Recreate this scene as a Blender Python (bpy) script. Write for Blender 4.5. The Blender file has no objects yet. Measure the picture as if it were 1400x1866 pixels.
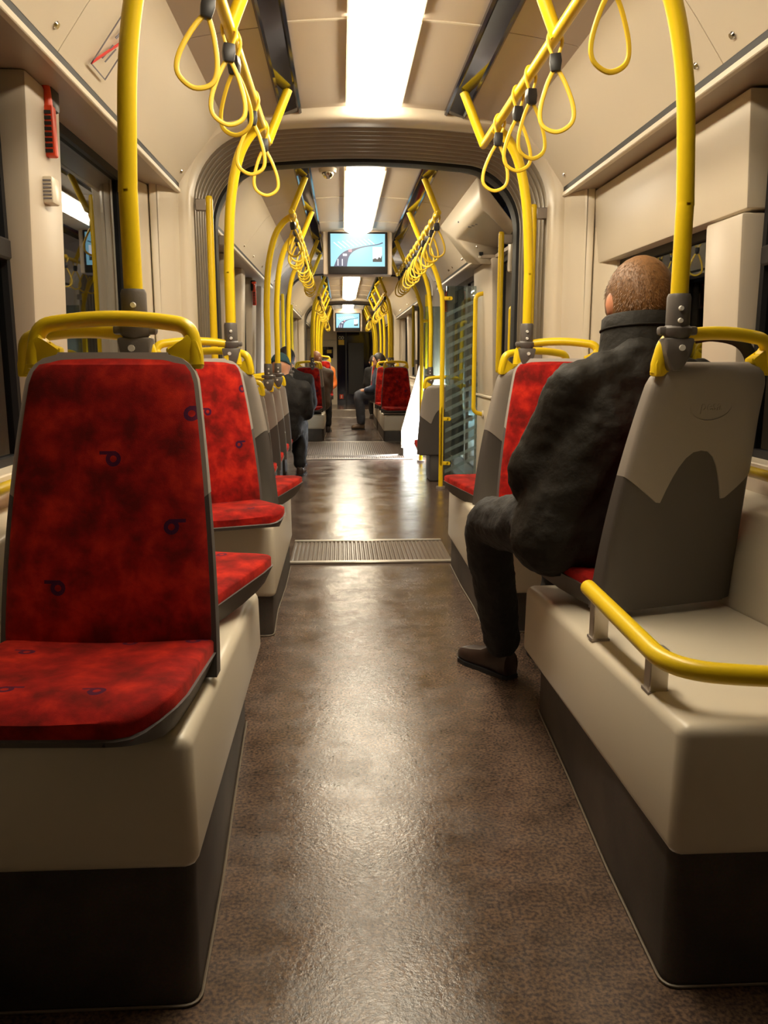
import bpy, bmesh, math, random
from mathutils import Vector, Matrix
random.seed(7)
PI = math.pi
SC = bpy.context.scene
COL = SC.collection

# ------------------------------------------------------------------ camera, world, exposure
cam_d = bpy.data.cameras.new('camera'); cam = bpy.data.objects.new('camera', cam_d); COL.objects.link(cam)
cam_d.sensor_fit = 'VERTICAL'; cam_d.sensor_height = 36.0; cam_d.lens = 1510.0 / 1866.0 * 36.0
cam_d.clip_start = 0.02
_r = Vector((0.99871208, 0.00918648, 0.04989781)); _a = Vector((-0.05073641, 0.18082977, 0.98220487)); _u = Vector((0, 0.98347151, -0.18106297))
cam.matrix_world = Matrix(((_r[0], _r[1], -_r[2], -0.155), (_a[0], _a[1], -_a[2], 0.0), (_u[0], _u[1], -_u[2], 1.10), (0, 0, 0, 1)))
SC.camera = cam
wd = bpy.data.worlds.new('night'); SC.world = wd; wd.use_nodes = True
wd.node_tree.nodes['Background'].inputs[0].default_value = (0.012, 0.013, 0.018, 1)
wd.node_tree.nodes['Background'].inputs[1].default_value = 0.25
vs = SC.view_settings
vs.view_transform = 'Standard'; vs.look = 'None'; vs.gamma = 1.0; vs.use_curve_mapping = False
vs.exposure = 0.0
SC.cycles.max_bounces = 8; SC.cycles.transparent_max_bounces = 10
LAMP = 29.0                      # strength of the ceiling light lenses
LAMPCOL = (1.0, 0.86, 0.64, 1)

# ------------------------------------------------------------------ materials
MATS = {}
def nmat(name):
    m = bpy.data.materials.new(name); m.use_nodes = True; MATS[name] = m
    nt = m.node_tree; return m, nt, nt.nodes['Principled BSDF']
def link(nt, a, b): nt.links.new(a, b)
def lin(c):
    return tuple(((v / 255.0) / 12.92 if v / 255.0 <= 0.04045 else ((v / 255.0 + 0.055) / 1.055) ** 2.4) for v in c) + (1,)
def node(nt, t, **kw):
    n = nt.nodes.new(t)
    for k, v in kw.items():
        if k.startswith('i_'): n.inputs[k[2:].replace('_', ' ')].default_value = v
        else: setattr(n, k, v)
    return n
def simple(name, col, rough=0.5, metal=0.0, spec=0.5, var=0.0, vscale=8.0, bump=0.0, bscale=60.0, coat=0.0):
    m, nt, b = nmat(name)
    b.inputs['Base Color'].default_value = col; b.inputs['Roughness'].default_value = rough
    b.inputs['Metallic'].default_value = metal; b.inputs['Specular IOR Level'].default_value = spec
    b.inputs['Coat Weight'].default_value = coat
    tc = node(nt, 'ShaderNodeTexCoord')
    if var:
        nz = node(nt, 'ShaderNodeTexNoise', i_Scale=vscale, i_Detail=4.0); link(nt, tc.outputs['Object'], nz.inputs['Vector'])
        mx = node(nt, 'ShaderNodeMix', data_type='RGBA'); link(nt, nz.outputs['Fac'], mx.inputs['Factor'])
        mx.inputs['A'].default_value = tuple(c * (1 - var) for c in col[:3]) + (1,); mx.inputs['B'].default_value = tuple(min(1, c * (1 + var)) for c in col[:3]) + (1,)
        link(nt, mx.outputs['Result'], b.inputs['Base Color'])
    if bump:
        nb = node(nt, 'ShaderNodeTexNoise', i_Scale=bscale, i_Detail=3.0); link(nt, tc.outputs['Object'], nb.inputs['Vector'])
        bp = node(nt, 'ShaderNodeBump', i_Strength=bump, i_Distance=0.01); link(nt, nb.outputs['Fac'], bp.inputs['Height']); link(nt, bp.outputs['Normal'], b.inputs['Normal'])
    return m
def emit(name, col, strength):
    m, nt, b = nmat(name)
    b.inputs['Base Color'].default_value = (0, 0, 0, 1); b.inputs['Emission Color'].default_value = col; b.inputs['Emission Strength'].default_value = strength
    b.inputs['Roughness'].default_value = 0.4
    return m
M = MATS
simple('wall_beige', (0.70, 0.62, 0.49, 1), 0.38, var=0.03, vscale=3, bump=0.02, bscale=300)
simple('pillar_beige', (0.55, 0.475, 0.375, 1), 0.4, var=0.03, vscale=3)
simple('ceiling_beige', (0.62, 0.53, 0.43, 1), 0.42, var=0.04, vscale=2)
simple('ceiling_band', (0.50, 0.42, 0.36, 1), 0.5, var=0.04, vscale=4)
simple('podium_cream', (0.66, 0.59, 0.47, 1), 0.33, var=0.04, vscale=3, bump=0.03, bscale=400)
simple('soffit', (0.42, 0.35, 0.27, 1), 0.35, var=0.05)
simple('trim_light', (0.75, 0.68, 0.55, 1), 0.3)
simple('yellow', (0.86, 0.60, 0.010, 1), 0.33)
simple('yellow_rubber', (0.82, 0.56, 0.03, 1), 0.42)
simple('black_plastic', (0.012, 0.011, 0.012, 1), 0.4)
simple('black_gloss', (0.008, 0.007, 0.018, 1), 0.07, spec=0.45)
simple('black_rubber', (0.008, 0.008, 0.010, 1), 0.55)
simple('connector_grey', (0.13, 0.115, 0.105, 1), 0.42, bump=0.05, bscale=200)
simple('shell_light', (0.34, 0.305, 0.27, 1), 0.45, bump=0.06, bscale=500)
simple('shell_dark', (0.085, 0.075, 0.07, 1), 0.5, bump=0.08, bscale=500)
simple('aluminium', (0.62, 0.58, 0.52, 1), 0.35, metal=0.9)
simple('chrome', (0.75, 0.74, 0.72, 1), 0.12, metal=1.0)
simple('steel_plate', (0.40, 0.36, 0.33, 1), 0.45, metal=0.6)
simple('bellows_rubber', (0.30, 0.26, 0.205, 1), 0.38, metal=0.45, var=0.12, vscale=12)
simple('bellows_groove_shade', (0.045, 0.038, 0.03, 1), 0.6)  # shade between the bellows ribs, put into the colour for contrast
simple('ribbed_rubber', (0.17, 0.13, 0.10, 1), 0.32)
simple('bead_grey', (0.15, 0.12, 0.085, 1), 0.45)
simple('hammer_red', (0.72, 0.06, 0.015, 1), 0.4)
simple('sign_red', (0.75, 0.05, 0.04, 1), 0.5)
simple('sign_grey', (0.22, 0.21, 0.24, 1), 0.6)
simple('sign_white', (0.8, 0.78, 0.72, 1), 0.5)
simple('skin', (0.55, 0.27, 0.16, 1), 0.5, var=0.12, vscale=20)
simple('skin_warm', (0.58, 0.24, 0.13, 1), 0.5, var=0.1, vscale=20)
simple('hair_sandy', (0.19, 0.085, 0.024, 1), 0.55, var=0.55, vscale=130)
simple('hair_red', (0.25, 0.09, 0.03, 1), 0.5, var=0.35, vscale=40, bump=0.4, bscale=120)
simple('hair_dark', (0.02, 0.014, 0.011, 1), 0.5, bump=0.4, bscale=120)
simple('jacket_black', (0.012, 0.010, 0.0072, 1), 0.68, spec=0.25, var=0.25, vscale=10, bump=0.5, bscale=28)
simple('trousers_black', (0.008, 0.007, 0.007, 1), 0.75, var=0.2, bump=0.3, bscale=60)
simple('shoe_brown', (0.028, 0.014, 0.010, 1), 0.32, var=0.3)
simple('teal_knit', (0.02, 0.06, 0.075, 1), 0.9, bump=0.6, bscale=160)
simple('coat_dark', (0.009, 0.008, 0.008, 1), 0.8, var=0.3, bump=0.3, bscale=50)
simple('coat_taupe', (0.12, 0.095, 0.075, 1), 0.8, var=0.25, vscale=8, bump=0.3, bscale=40)
simple('jacket_blue', (0.03, 0.045, 0.085, 1), 0.55, var=0.35, vscale=10, bump=0.3, bscale=35)
simple('jeans', (0.06, 0.065, 0.085, 1), 0.85, var=0.3, bump=0.2, bscale=80)
simple('boot_tan', (0.10, 0.055, 0.025, 1), 0.6, var=0.3)
simple('orange_cloth', (0.7, 0.16, 0.02, 1), 0.7)
emit('lamp_lens', LAMPCOL, LAMP)
emit('screen_sky', (0.36, 0.80, 0.96, 1), 1.05)
emit('screen_road', (0.085, 0.105, 0.20, 1), 1.0)
emit('screen_white', (0.95, 0.95, 1.0, 1), 1.4)
emit('screen_pink', (0.9, 0.35, 0.45, 1), 1.0)
emit('screen_dark', (0.03, 0.04, 0.05, 1), 1.0)
emit('door_lamp', (0.92, 0.95, 1.0, 1), 3500.0)

def velour(name, plane, marks):
    """mottled red plush with little blue ring-and-tail motifs printed on it (flat print)"""
    m, nt, b = nmat(name)
    tc = node(nt, 'ShaderNodeTexCoord'); obj = tc.outputs['Object']
    n1 = node(nt, 'ShaderNodeTexNoise', i_Scale=13.0, i_Detail=5.0, i_Roughness=0.6, i_Distortion=0.15); link(nt, obj, n1.inputs['Vector'])
    r1 = node(nt, 'ShaderNodeValToRGB'); link(nt, n1.outputs['Fac'], r1.inputs['Fac'])
    e = r1.color_ramp.elements
    e[0].position = 0.34; e[0].color = (0.13, 0.0035, 0.002, 1); e[1].position = 0.68; e[1].color = (0.58, 0.022, 0.007, 1)
    k = r1.color_ramp.elements.new(0.5); k.color = (0.30, 0.006, 0.004, 1)
    # short straight brush strokes, both ways
    vo = node(nt, 'ShaderNodeTexVoronoi', distance='MANHATTAN', feature='F1', i_Scale=26.0); link(nt, obj, vo.inputs['Vector'])
    r2 = node(nt, 'ShaderNodeValToRGB'); link(nt, vo.outputs['Distance'], r2.inputs['Fac'])
    r2.color_ramp.elements[0].color = (0.55, 0.55, 0.55, 1); r2.color_ramp.elements[1].position = 0.6
    mul = node(nt, 'ShaderNodeMix', data_type='RGBA', blend_type='MULTIPLY'); mul.inputs['Factor'].default_value = 0.55
    link(nt, r1.outputs['Color'], mul.inputs['A']); link(nt, r2.outputs['Color'], mul.inputs['B'])
    sep = node(nt, 'ShaderNodeSeparateXYZ'); link(nt, obj, sep.inputs[0])
    U = sep.outputs['X']; V = sep.outputs['Z' if plane == 'xz' else 'Y']
    def mth(op, a, bb=None, c=None):
        n = node(nt, 'ShaderNodeMath', operation=op)
        for i, v in enumerate((a, bb, c)):
            if v is None: continue
            if isinstance(v, (int, float)): n.inputs[i].default_value = v
            else: link(nt, v, n.inputs[i])
        return n.outputs[0]
    tot = None
    for (mx_, my_, sgn) in marks:
        du = mth('SUBTRACT', U, mx_); dv = mth('SUBTRACT', V, my_)
        d = mth('SQRT', mth('ADD', mth('MULTIPLY', du, du), mth('MULTIPLY', dv, dv)))
        ring = mth('LESS_THAN', mth('ABSOLUTE', mth('SUBTRACT', d, 0.0105)), 0.0041)
        su = mth('MULTIPLY', du, sgn)
        bar = mth('MULTIPLY', mth('LESS_THAN', mth('ABSOLUTE', mth('SUBTRACT', su, 0.011)), 0.016), mth('LESS_THAN', mth('ABSOLUTE', mth('SUBTRACT', dv, 0.0115)), 0.0034))
        s = mth('MAXIMUM', ring, bar)
        tot = s if tot is None else mth('MAXIMUM', tot, s)
    mk = node(nt, 'ShaderNodeMix', data_type='RGBA'); link(nt, mth('MULTIPLY', tot, 0.85), mk.inputs['Factor'])
    link(nt, mul.outputs['Result'], mk.inputs['A']); mk.inputs['B'].default_value = (0.010, 0.004, 0.035, 1)
    link(nt, mk.outputs['Result'], b.inputs['Base Color'])
    b.inputs['Roughness'].default_value = 0.9; b.inputs['Specular IOR Level'].default_value = 0.2
    b.inputs['Sheen Weight'].default_value = 0.25; b.inputs['Sheen Tint'].default_value = (1, 0.15, 0.1, 1)
    nb = node(nt, 'ShaderNodeTexNoise', i_Scale=700.0); link(nt, obj, nb.inputs['Vector'])
    bp = node(nt, 'ShaderNodeBump', i_Strength=0.25, i_Distance=0.003); link(nt, nb.outputs['Fac'], bp.inputs['Height']); link(nt, bp.outputs['Normal'], b.inputs['Normal'])
velour('velour_back', 'xz', [(0.162, 0.52, 1), (0.015, 0.435, -1), (0.128, 0.305, 1), (-0.09, 0.19, -1)])
velour('velour_seat', 'xy', [(0.085, -0.325, -1), (-0.065, -0.315, 1), (0.05, -0.03, -1), (0.17, -0.025, 1), (-0.12, -0.10, -1)])

def floor_mat():
    m, nt, b = nmat('floor_vinyl')
    tc = node(nt, 'ShaderNodeTexCoord'); o = tc.outputs['Object']
    n1 = node(nt, 'ShaderNodeTexNoise', i_Scale=7.0, i_Detail=8.0, i_Roughness=0.75); link(nt, o, n1.inputs['Vector'])
    r1 = node(nt, 'ShaderNodeValToRGB'); link(nt, n1.outputs['Fac'], r1.inputs['Fac'])
    e = r1.color_ramp.elements; e[0].position = 0.3; e[0].color = (0.052, 0.038, 0.031, 1); e[1].position = 0.72; e[1].color = (0.165, 0.122, 0.098, 1)
    n2 = node(nt, 'ShaderNodeTexNoise', i_Scale=130.0, i_Detail=2.0); link(nt, o, n2.inputs['Vector'])
    r2 = node(nt, 'ShaderNodeValToRGB'); link(nt, n2.outputs['Fac'], r2.inputs['Fac'])
    e = r2.color_ramp.elements; e[0].position = 0.36; e[0].color = (0.38, 0.38, 0.46, 1); e[1].position = 0.64; e[1].color = (1.5, 1.27, 1.0, 1)
    mul = node(nt, 'ShaderNodeMix', data_type='RGBA', blend_type='MULTIPLY'); mul.inputs['Factor'].default_value = 0.8
    link(nt, r1.outputs['Color'], mul.inputs['A']); link(nt, r2.outputs['Color'], mul.inputs['B']); link(nt, mul.outputs['Result'], b.inputs['Base Color'])
    # wet film: low-frequency patches of gloss broken by grit
    n3 = node(nt, 'ShaderNodeTexNoise', i_Scale=3.2, i_Detail=8.0, i_Roughness=0.8); link(nt, o, n3.inputs['Vector'])
    r3 = node(nt, 'ShaderNodeValToRGB'); link(nt, n3.outputs['Fac'], r3.inputs['Fac'])
    e = r3.color_ramp.elements; e[0].position = 0.40; e[0].color = (0.10, 0.10, 0.10, 1); e[1].position = 0.60; e[1].color = (0.27, 0.27, 0.27, 1)
    link(nt, r3.outputs['Color'], b.inputs['Roughness'])
    b.inputs['Specular IOR Level'].default_value = 0.6
    n4 = node(nt, 'ShaderNodeTexNoise', i_Scale=120.0, i_Detail=4.0, i_Roughness=0.65); link(nt, o, n4.inputs['Vector'])
    mp = node(nt, 'ShaderNodeMapping'); mp.inputs['Scale'].default_value = (48, 40, 1); link(nt, o, mp.inputs['Vector'])
    n5 = node(nt, 'ShaderNodeTexNoise', i_Scale=1.0, i_Detail=6.0, i_Roughness=0.7, i_Distortion=0.5); link(nt, mp.outputs[0], n5.inputs['Vector'])
    ad = node(nt, 'ShaderNodeMath', operation='MULTIPLY_ADD'); link(nt, n5.outputs['Fac'], ad.inputs[0]); ad.inputs[1].default_value = 1.0; link(nt, n4.outputs['Fac'], ad.inputs[2])
    bp = node(nt, 'ShaderNodeBump', i_Strength=0.115, i_Distance=0.006); link(nt, ad.outputs[0], bp.inputs['Height']); link(nt, bp.outputs['Normal'], b.inputs['Normal'])
floor_mat()
def skirt_mat():
    m, nt, b = nmat('skirt_vinyl')
    tc = node(nt, 'ShaderNodeTexCoord'); o = tc.outputs['Object']
    n1 = node(nt, 'ShaderNodeTexNoise', i_Scale=6.0, i_Detail=6.0); link(nt, o, n1.inputs['Vector'])
    r1 = node(nt, 'ShaderNodeValToRGB'); link(nt, n1.outputs['Fac'], r1.inputs['Fac'])
    e = r1.color_ramp.elements; e[0].position = 0.3; e[0].color = (0.030, 0.024, 0.021, 1); e[1].position = 0.75; e[1].color = (0.085, 0.065, 0.052, 1)
    n2 = node(nt, 'ShaderNodeTexNoise', i_Scale=220.0); link(nt, o, n2.inputs['Vector'])
    mul = node(nt, 'ShaderNodeMix', data_type='RGBA', blend_type='OVERLAY'); mul.inputs['Factor'].default_value = 0.5
    link(nt, r1.outputs['Color'], mul.inputs['A']); link(nt, n2.outputs['Color'], mul.inputs['B']); link(nt, mul.outputs['Result'], b.inputs['Base Color'])
    b.inputs['Roughness'].default_value = 0.5
skirt_mat()
def glass_mat(name, tint, haze=0.0):
    m = bpy.data.materials.new(name); m.use_nodes = True; MATS[name] = m
    nt = m.node_tree; nt.nodes.clear()
    out = node(nt, 'ShaderNodeOutputMaterial'); tr = node(nt, 'ShaderNodeBsdfTransparent'); tr.inputs[0].default_value = tint
    gl = node(nt, 'ShaderNodeBsdfGlossy'); gl.inputs['Roughness'].default_value = 0.015; gl.inputs['Color'].default_value = (0.9, 0.92, 0.95, 1)
    fr = node(nt, 'ShaderNodeFresnel', i_IOR=1.75); mx = node(nt, 'ShaderNodeMixShader')
    link(nt, fr.outputs[0], mx.inputs[0]); link(nt, gl.outputs[0], mx.inputs[2])
    if haze:
        df = node(nt, 'ShaderNodeBsdfDiffuse'); df.inputs[0].default_value = (0.45, 0.6, 0.6, 1); m2 = node(nt, 'ShaderNodeMixShader'); m2.inputs[0].default_value = haze
        link(nt, tr.outputs[0], m2.inputs[1]); link(nt, df.outputs[0], m2.inputs[2]); link(nt, m2.outputs[0], mx.inputs[1])
    else: link(nt, tr.outputs[0], mx.inputs[1])
    link(nt, mx.outputs[0], out.inputs[0])
glass_mat('window_glass', (0.30, 0.31, 0.33, 1))
glass_mat('screen_glass', (0.62, 0.70, 0.70, 1), 0.03)
glass_mat('stripe_glass', (0.55, 0.66, 0.68, 1), 0.24)

# ------------------------------------------------------------------ mesh helpers
def obj(name, bm, mat, parent=None, smooth=True, loc=None, angle=0.7):
    me = bpy.data.meshes.new(name)
    bmesh.ops.recalc_face_normals(bm, faces=bm.faces[:])
    bm.to_mesh(me); bm.free()
    o = bpy.data.objects.new(name, me); COL.objects.link(o)
    me.materials.append(M[mat] if isinstance(mat, str) else mat)
    if smooth:
        me.polygons.foreach_set('use_smooth', [True] * len(me.polygons))
        me.set_sharp_from_angle(angle=angle)
    if parent is not None: o.parent = parent
    if loc is not None: o.location = loc
    return o
def thing(name, label, cat, loc=(0, 0, 0), rz=0.0, group=None, kind=None):
    o = bpy.data.objects.new(name, None); COL.objects.link(o); o.location = loc; o.rotation_euler = (0, 0, rz); o.empty_display_size = 0.05
    return tag(o, label, cat, group, kind)
def tag(o, label, cat, group=None, kind=None):
    o['label'] = label; o['category'] = cat
    if group: o['group'] = group
    if kind: o['kind'] = kind
    return o
def struct(o, label=None):
    o['kind'] = 'structure'
    if label: o['label'] = label
    return o
def copy_tree(o, parent=None):
    c = o.copy(); COL.objects.link(c); c.parent = parent
    for ch in list(o.children): copy_tree(ch, c)
    return c
def B(): return bmesh.new()
def box(bm, x0, x1, y0, y1, z0, z1, bev=0.0, seg=2):
    r = bmesh.ops.create_cube(bm, size=1.0)
    for v in r['verts']:
        v.co = Vector(((x0 + x1) / 2 + v.co.x * (x1 - x0), (y0 + y1) / 2 + v.co.y * (y1 - y0), (z0 + z1) / 2 + v.co.z * (z1 - z0)))
    if bev:
        es = list({e for v in r['verts'] for e in v.link_edges})
        bmesh.ops.bevel(bm, geom=es, offset=bev, segments=seg, affect='EDGES', profile=0.5)
    return bm
def prism(bm, pts, axis, a0, a1, bev=0.0, seg=2):
    """closed polygon pts (2-D) extruded along an axis; axis 'y': pts are (x,z); 'z': (x,y); 'x': (y,z)"""
    def P(p, a):
        return {'y': (p[0], a, p[1]), 'z': (p[0], p[1], a), 'x': (a, p[0], p[1])}[axis]
    va = [bm.verts.new(P(p, a0)) for p in pts]; vb = [bm.verts.new(P(p, a1)) for p in pts]
    n = len(pts); fs = [bm.faces.new(va), bm.faces.new(vb[::-1])]
    for i in range(n): fs.append(bm.faces.new((va[i], vb[i], vb[(i + 1) % n], va[(i + 1) % n])))
    if bev:
        es = list({e for f in fs for e in f.edges})
        bmesh.ops.bevel(bm, geom=es, offset=bev, segments=seg, affect='EDGES', profile=0.5, clamp_overlap=True)
    return bm
def crom(pts, n=6, closed=False):
    pts = [Vector(p) for p in pts]; out = []; L = len(pts)
    rng = range(L) if closed else range(L - 1)
    for i in rng:
        p1, p2 = pts[i], pts[(i + 1) % L]
        p0 = pts[(i - 1) % L] if closed or i > 0 else p1 * 2 - p2
        p3 = pts[(i + 2) % L] if closed or i < L - 2 else p2 * 2 - p1
        for k in range(n):
            t = k / n
            out.append(0.5 * ((2 * p1) + (p2 - p0) * t + (2 * p0 - 5 * p1 + 4 * p2 - p3) * t * t + (3 * p1 - p0 - 3 * p2 + p3) * t ** 3))
    if not closed: out.append(pts[-1])
    return out
def fillet(pts, r, n=6):
    """polyline with rounded corners"""
    pts = [Vector(p) for p in pts]; out = [pts[0]]
    for i in range(1, len(pts) - 1):
        a, b, c = pts[i - 1], pts[i], pts[i + 1]
        rr = min(r, (a - b).length * 0.49, (c - b).length * 0.49)
        p, q = b + (a - b).normalized() * rr, b + (c - b).normalized() * rr
        for k in range(n + 1):
            t = k / n; out.append(p * (1 - t) ** 2 + b * 2 * t * (1 - t) + q * t * t)
    out.append(pts[-1]); return out
def tube(bm, path, rad, seg=12, closed=False, cap=True, flat=1.0, up=None):
    path = [Vector(p) for p in path]; n = len(path)
    rads = rad if isinstance(rad, (list, tuple)) else [rad] * n
    rings = []; prev = None
    for i, p in enumerate(path):
        a = path[(i - 1) % n] if closed or i > 0 else p; b = path[(i + 1) % n] if closed or i < n - 1 else p
        t = (b - a).normalized()
        if prev is None:
            ref = Vector(up) if up else (Vector((0, 0, 1)) if abs(t.z) < 0.9 else Vector((1, 0, 0)))
            nrm = (ref - t * ref.dot(t)).normalized()
        else:
            nrm = prev - t * prev.dot(t); nrm.normalize()
        prev = nrm; bi = t.cross(nrm); r = rads[i]
        rings.append([bm.verts.new(p + (nrm * math.cos(2 * PI * k / seg) + bi * flat * math.sin(2 * PI * k / seg)) * r) for k in range(seg)])
    m = n if closed else n - 1
    for i in range(m):
        A, Bq = rings[i], rings[(i + 1) % n]
        for k in range(seg): bm.faces.new((A[k], A[(k + 1) % seg], Bq[(k + 1) % seg], Bq[k]))
    if cap and not closed:
        bm.faces.new(rings[0][::-1]); bm.faces.new(rings[-1])
    return bm
def rings_loft(bm, rings, cap=True):
    vr = [[bm.verts.new(p) for p in r] for r in rings]; n = len(vr[0])
    for i in range(len(vr) - 1):
        for k in range(n): bm.faces.new((vr[i][k], vr[i][(k + 1) % n], vr[i + 1][(k + 1) % n], vr[i + 1][k]))
    if cap: bm.faces.new(vr[0][::-1]); bm.faces.new(vr[-1])
    return bm
def grid(bm, rows):
    vr = [[bm.verts.new(p) for p in r] for r in rows]
    for i in range(len(vr) - 1):
        for k in range(len(vr[0]) - 1): bm.faces.new((vr[i][k], vr[i][k + 1], vr[i + 1][k + 1], vr[i + 1][k]))
    return vr
def closed_plate(bm, front, back):
    """two same-size grids of points stitched round their rim"""
    f = grid(bm, front); b = grid(bm, back); R, C = len(f) - 1, len(f[0]) - 1
    rim = [(0, j) for j in range(C)] + [(i, C) for i in range(R)] + [(R, j) for j in range(C, 0, -1)] + [(i, 0) for i in range(R, 0, -1)]
    n = len(rim)
    for k in range(n):
        a, c = rim[k], rim[(k + 1) % n]
        bm.faces.new((f[a[0]][a[1]], f[c[0]][c[1]], b[c[0]][c[1]], b[a[0]][a[1]]))
    return bm
def cyl(bm, p0, p1, r, seg=14, r1=None):
    return tube(bm, [p0, p1], [r, r if r1 is None else r1], seg)
def ball(bm, c, r, sx=1, sy=1, sz=1, u=14, v=9):
    q = bmesh.ops.create_uvsphere(bm, u_segments=u, v_segments=v, radius=r)
    for w in q['verts']: w.co = Vector((c[0] + w.co.x * sx, c[1] + w.co.y * sy, c[2] + w.co.z * sz))
    return bm
def text_mesh(s, size, ext=0.0006):
    c = bpy.data.curves.new('lettering', 'FONT'); c.body = s; c.size = size; c.align_x = 'CENTER'; c.align_y = 'CENTER'; c.extrude = ext; c.resolution_u = 3
    o = bpy.data.objects.new('lettering', c); COL.objects.link(o)
    dg = bpy.context.evaluated_depsgraph_get(); me = bpy.data.meshes.new_from_object(o.evaluated_get(dg))
    bpy.data.objects.remove(o); bpy.data.curves.remove(c)
    return me
def text_obj(name, s, size, mat, parent, mtx, ext=0.0006):
    me = text_mesh(s, size, ext); me.materials.clear(); me.materials.append(M[mat])
    o = bpy.data.objects.new(name, me); COL.objects.link(o); o.parent = parent; o.matrix_local = mtx
    return o

SEC = [(-0.9, 4.0), (5.06, 9.2), (11.2, 15.9), (17.2, 20.75)]     # the four carriage sections
GANG = [(4.0, 5.06), (9.2, 11.2), (15.9, 17.2)]                    # the gangways between them

# ------------------------------------------------------------------ floor
bm = B(); box(bm, -1.12, 1.12, -1.0, 21.6, -0.05, 0.0)
floor = struct(obj('floor', bm, 'floor_vinyl', smooth=False), 'worn speckled brown vinyl floor, wet and shiny along the aisle')
for (y0, y1, hw) in ((4.43, 4.97, 0.45), (9.22, 11.15, 0.64), (15.9, 18.4, 0.46)):
    bm = B(); nr = int(2 * hw / 0.024); prof = [(-hw, 0.0005)]
    for i in range(nr):
        x = -hw + 2 * hw * i / nr; w = 2 * hw / nr
        prof += [(x, 0.004), (x + w * 0.25, 0.009), (x + w * 0.6, 0.009), (x + w * 0.8, 0.004)]
    prof += [(hw, 0.004), (hw, 0.0005)]
    prism(bm, prof, 'y', y0 + 0.03, y1 - 0.03); obj('ribbed_plate', bm, 'ribbed_rubber', floor, smooth=False)
    for yy in (y0, y1):
        bm = B(); box(bm, -hw, hw, yy - 0.02, yy + 0.02, 0.0005, 0.012, 0.003, 1); obj('threshold_strip', bm, 'aluminium', floor)
bm = B(); tube(bm, [(0.62 * math.sin(t) , 9.75 - 0.32 * math.cos(t), 0.010) for t in [(-1.2 + 2.4 * k / 30) for k in range(31)]], 0.014, 6, flat=0.5); obj('turntable_seam', bm, 'aluminium', floor)

# ------------------------------------------------------------------ ceiling
ceil = bpy.data.objects.new('ceiling', None); COL.objects.link(ceil); struct(ceil, 'beige panelled ceiling with glossy black rails and pale seams')
def cz(x): return 2.222 - 0.15 * x * x                    # gentle bow of the ceiling
for si, (y0, y1) in enumerate(SEC):
    nseg = max(2, round((y1 - y0) / 0.98)); ys = [y0 + (y1 - y0) * k / nseg for k in range(nseg + 1)]
    for s in (-1, 1):
        for k in range(nseg):
            a, b_ = ys[k] + 0.003, ys[k + 1] - 0.003
            xs = [0.125 + (0.325 - 0.125) * q / 4 for q in range(5)]
            bm = B(); prism(bm, [(s * x, cz(x)) for x in xs] + [(s * x, cz(x) + 0.03) for x in xs[::-1]], 'y', a, b_); obj('ceiling_panel', bm, 'ceiling_beige', ceil)
            xs = [0.41, 0.48, 0.56, 0.64, 0.70]
            bm = B(); prism(bm, [(s * x, cz(x) - 0.01) for x in xs] + [(s * x, cz(x) + 0.03) for x in xs[::-1]], 'y', a, b_); obj('side_band_panel', bm, 'ceiling_band', ceil)
            bm = B(); prism(bm, [(s * x, cz(x) - 0.0035) for x in (0.125, 0.2, 0.325)] + [(s * x, cz(x) + 0.02) for x in (0.325, 0.2, 0.125)], 'y', ys[k] - 0.006, ys[k] + 0.006); obj('seam_strip', bm, 'trim_light', ceil)
        # glossy black rail: shallow channel with lips
        bm = B(); prism(bm, [(s * 0.322, 2.190), (s * 0.332, 2.184), (s * 0.340, 2.192), (s * 0.402, 2.178), (s * 0.410, 2.172), (s * 0.420, 2.180), (s * 0.420, 2.235), (s * 0.322, 2.235)], 'y', y0, y1); obj('black_rail', bm, 'black_gloss', ceil, smooth=False)
        # coving panels, slightly convex, with round bolt heads
        npan = max(2, round((y1 - y0) / 1.6)); yp = [y0 + (y1 - y0) * k / npan for k in range(npan + 1)]
        for k in range(npan):
            a, b_ = yp[k] + 0.002, yp[k + 1] - 0.002
            if si == 1 and s == 1 and k == 0: a = 6.95
            prof = [(0.881, 1.884), (0.868, 1.903), (0.80, 1.997), (0.73, 2.085), (0.70, 2.122), (0.672, 2.142), (0.655, 2.150)]
            bm = B(); prism(bm, [(s * x, z) for x, z in prof] + [(s * (x + 0.03), z + 0.02) for x, z in prof[::-1]], 'y', a, b_); cp = obj('coving_panel', bm, 'wall_beige', ceil)
            if si < 3:
                for yy in ((a + 0.12, a + 0.17, b_ - 0.10) if s > 0 else (a + 0.55, b_ - 0.08)):
                    bm = B(); c = Vector((s * 0.855, yy, 1.918)); n = Vector((-s * 0.82, 0, -0.57)); cyl(bm, c, c + n * 0.005, 0.011, 10, 0.008); obj('bolt_head', bm, 'chrome', cp)
        yl = 6.38 if (si == 1 and s == 1) else y0
        bm = B(); box(bm, *sorted((s * 0.882, s * 0.91)), yl, y1, 1.862, 1.888); obj('shadow_gap', bm, 'black_rubber', ceil, smooth=False)
        bm = B(); box(bm, *sorted((s * 0.876, s * 0.897)), yl, y1, 1.842, 1.862, 0.003, 1); obj('lip_strip', bm, 'trim_light', ceil)
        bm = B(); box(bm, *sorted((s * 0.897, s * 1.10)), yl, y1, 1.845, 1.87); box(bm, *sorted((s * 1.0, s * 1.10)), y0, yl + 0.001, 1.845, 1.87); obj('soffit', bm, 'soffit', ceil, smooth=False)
    # closed roof above everything
    bm = B(); box(bm, -1.12, 1.12, y0, y1, 2.26, 2.30); obj('roof_skin', bm, 'soffit', ceil, smooth=False)
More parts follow.
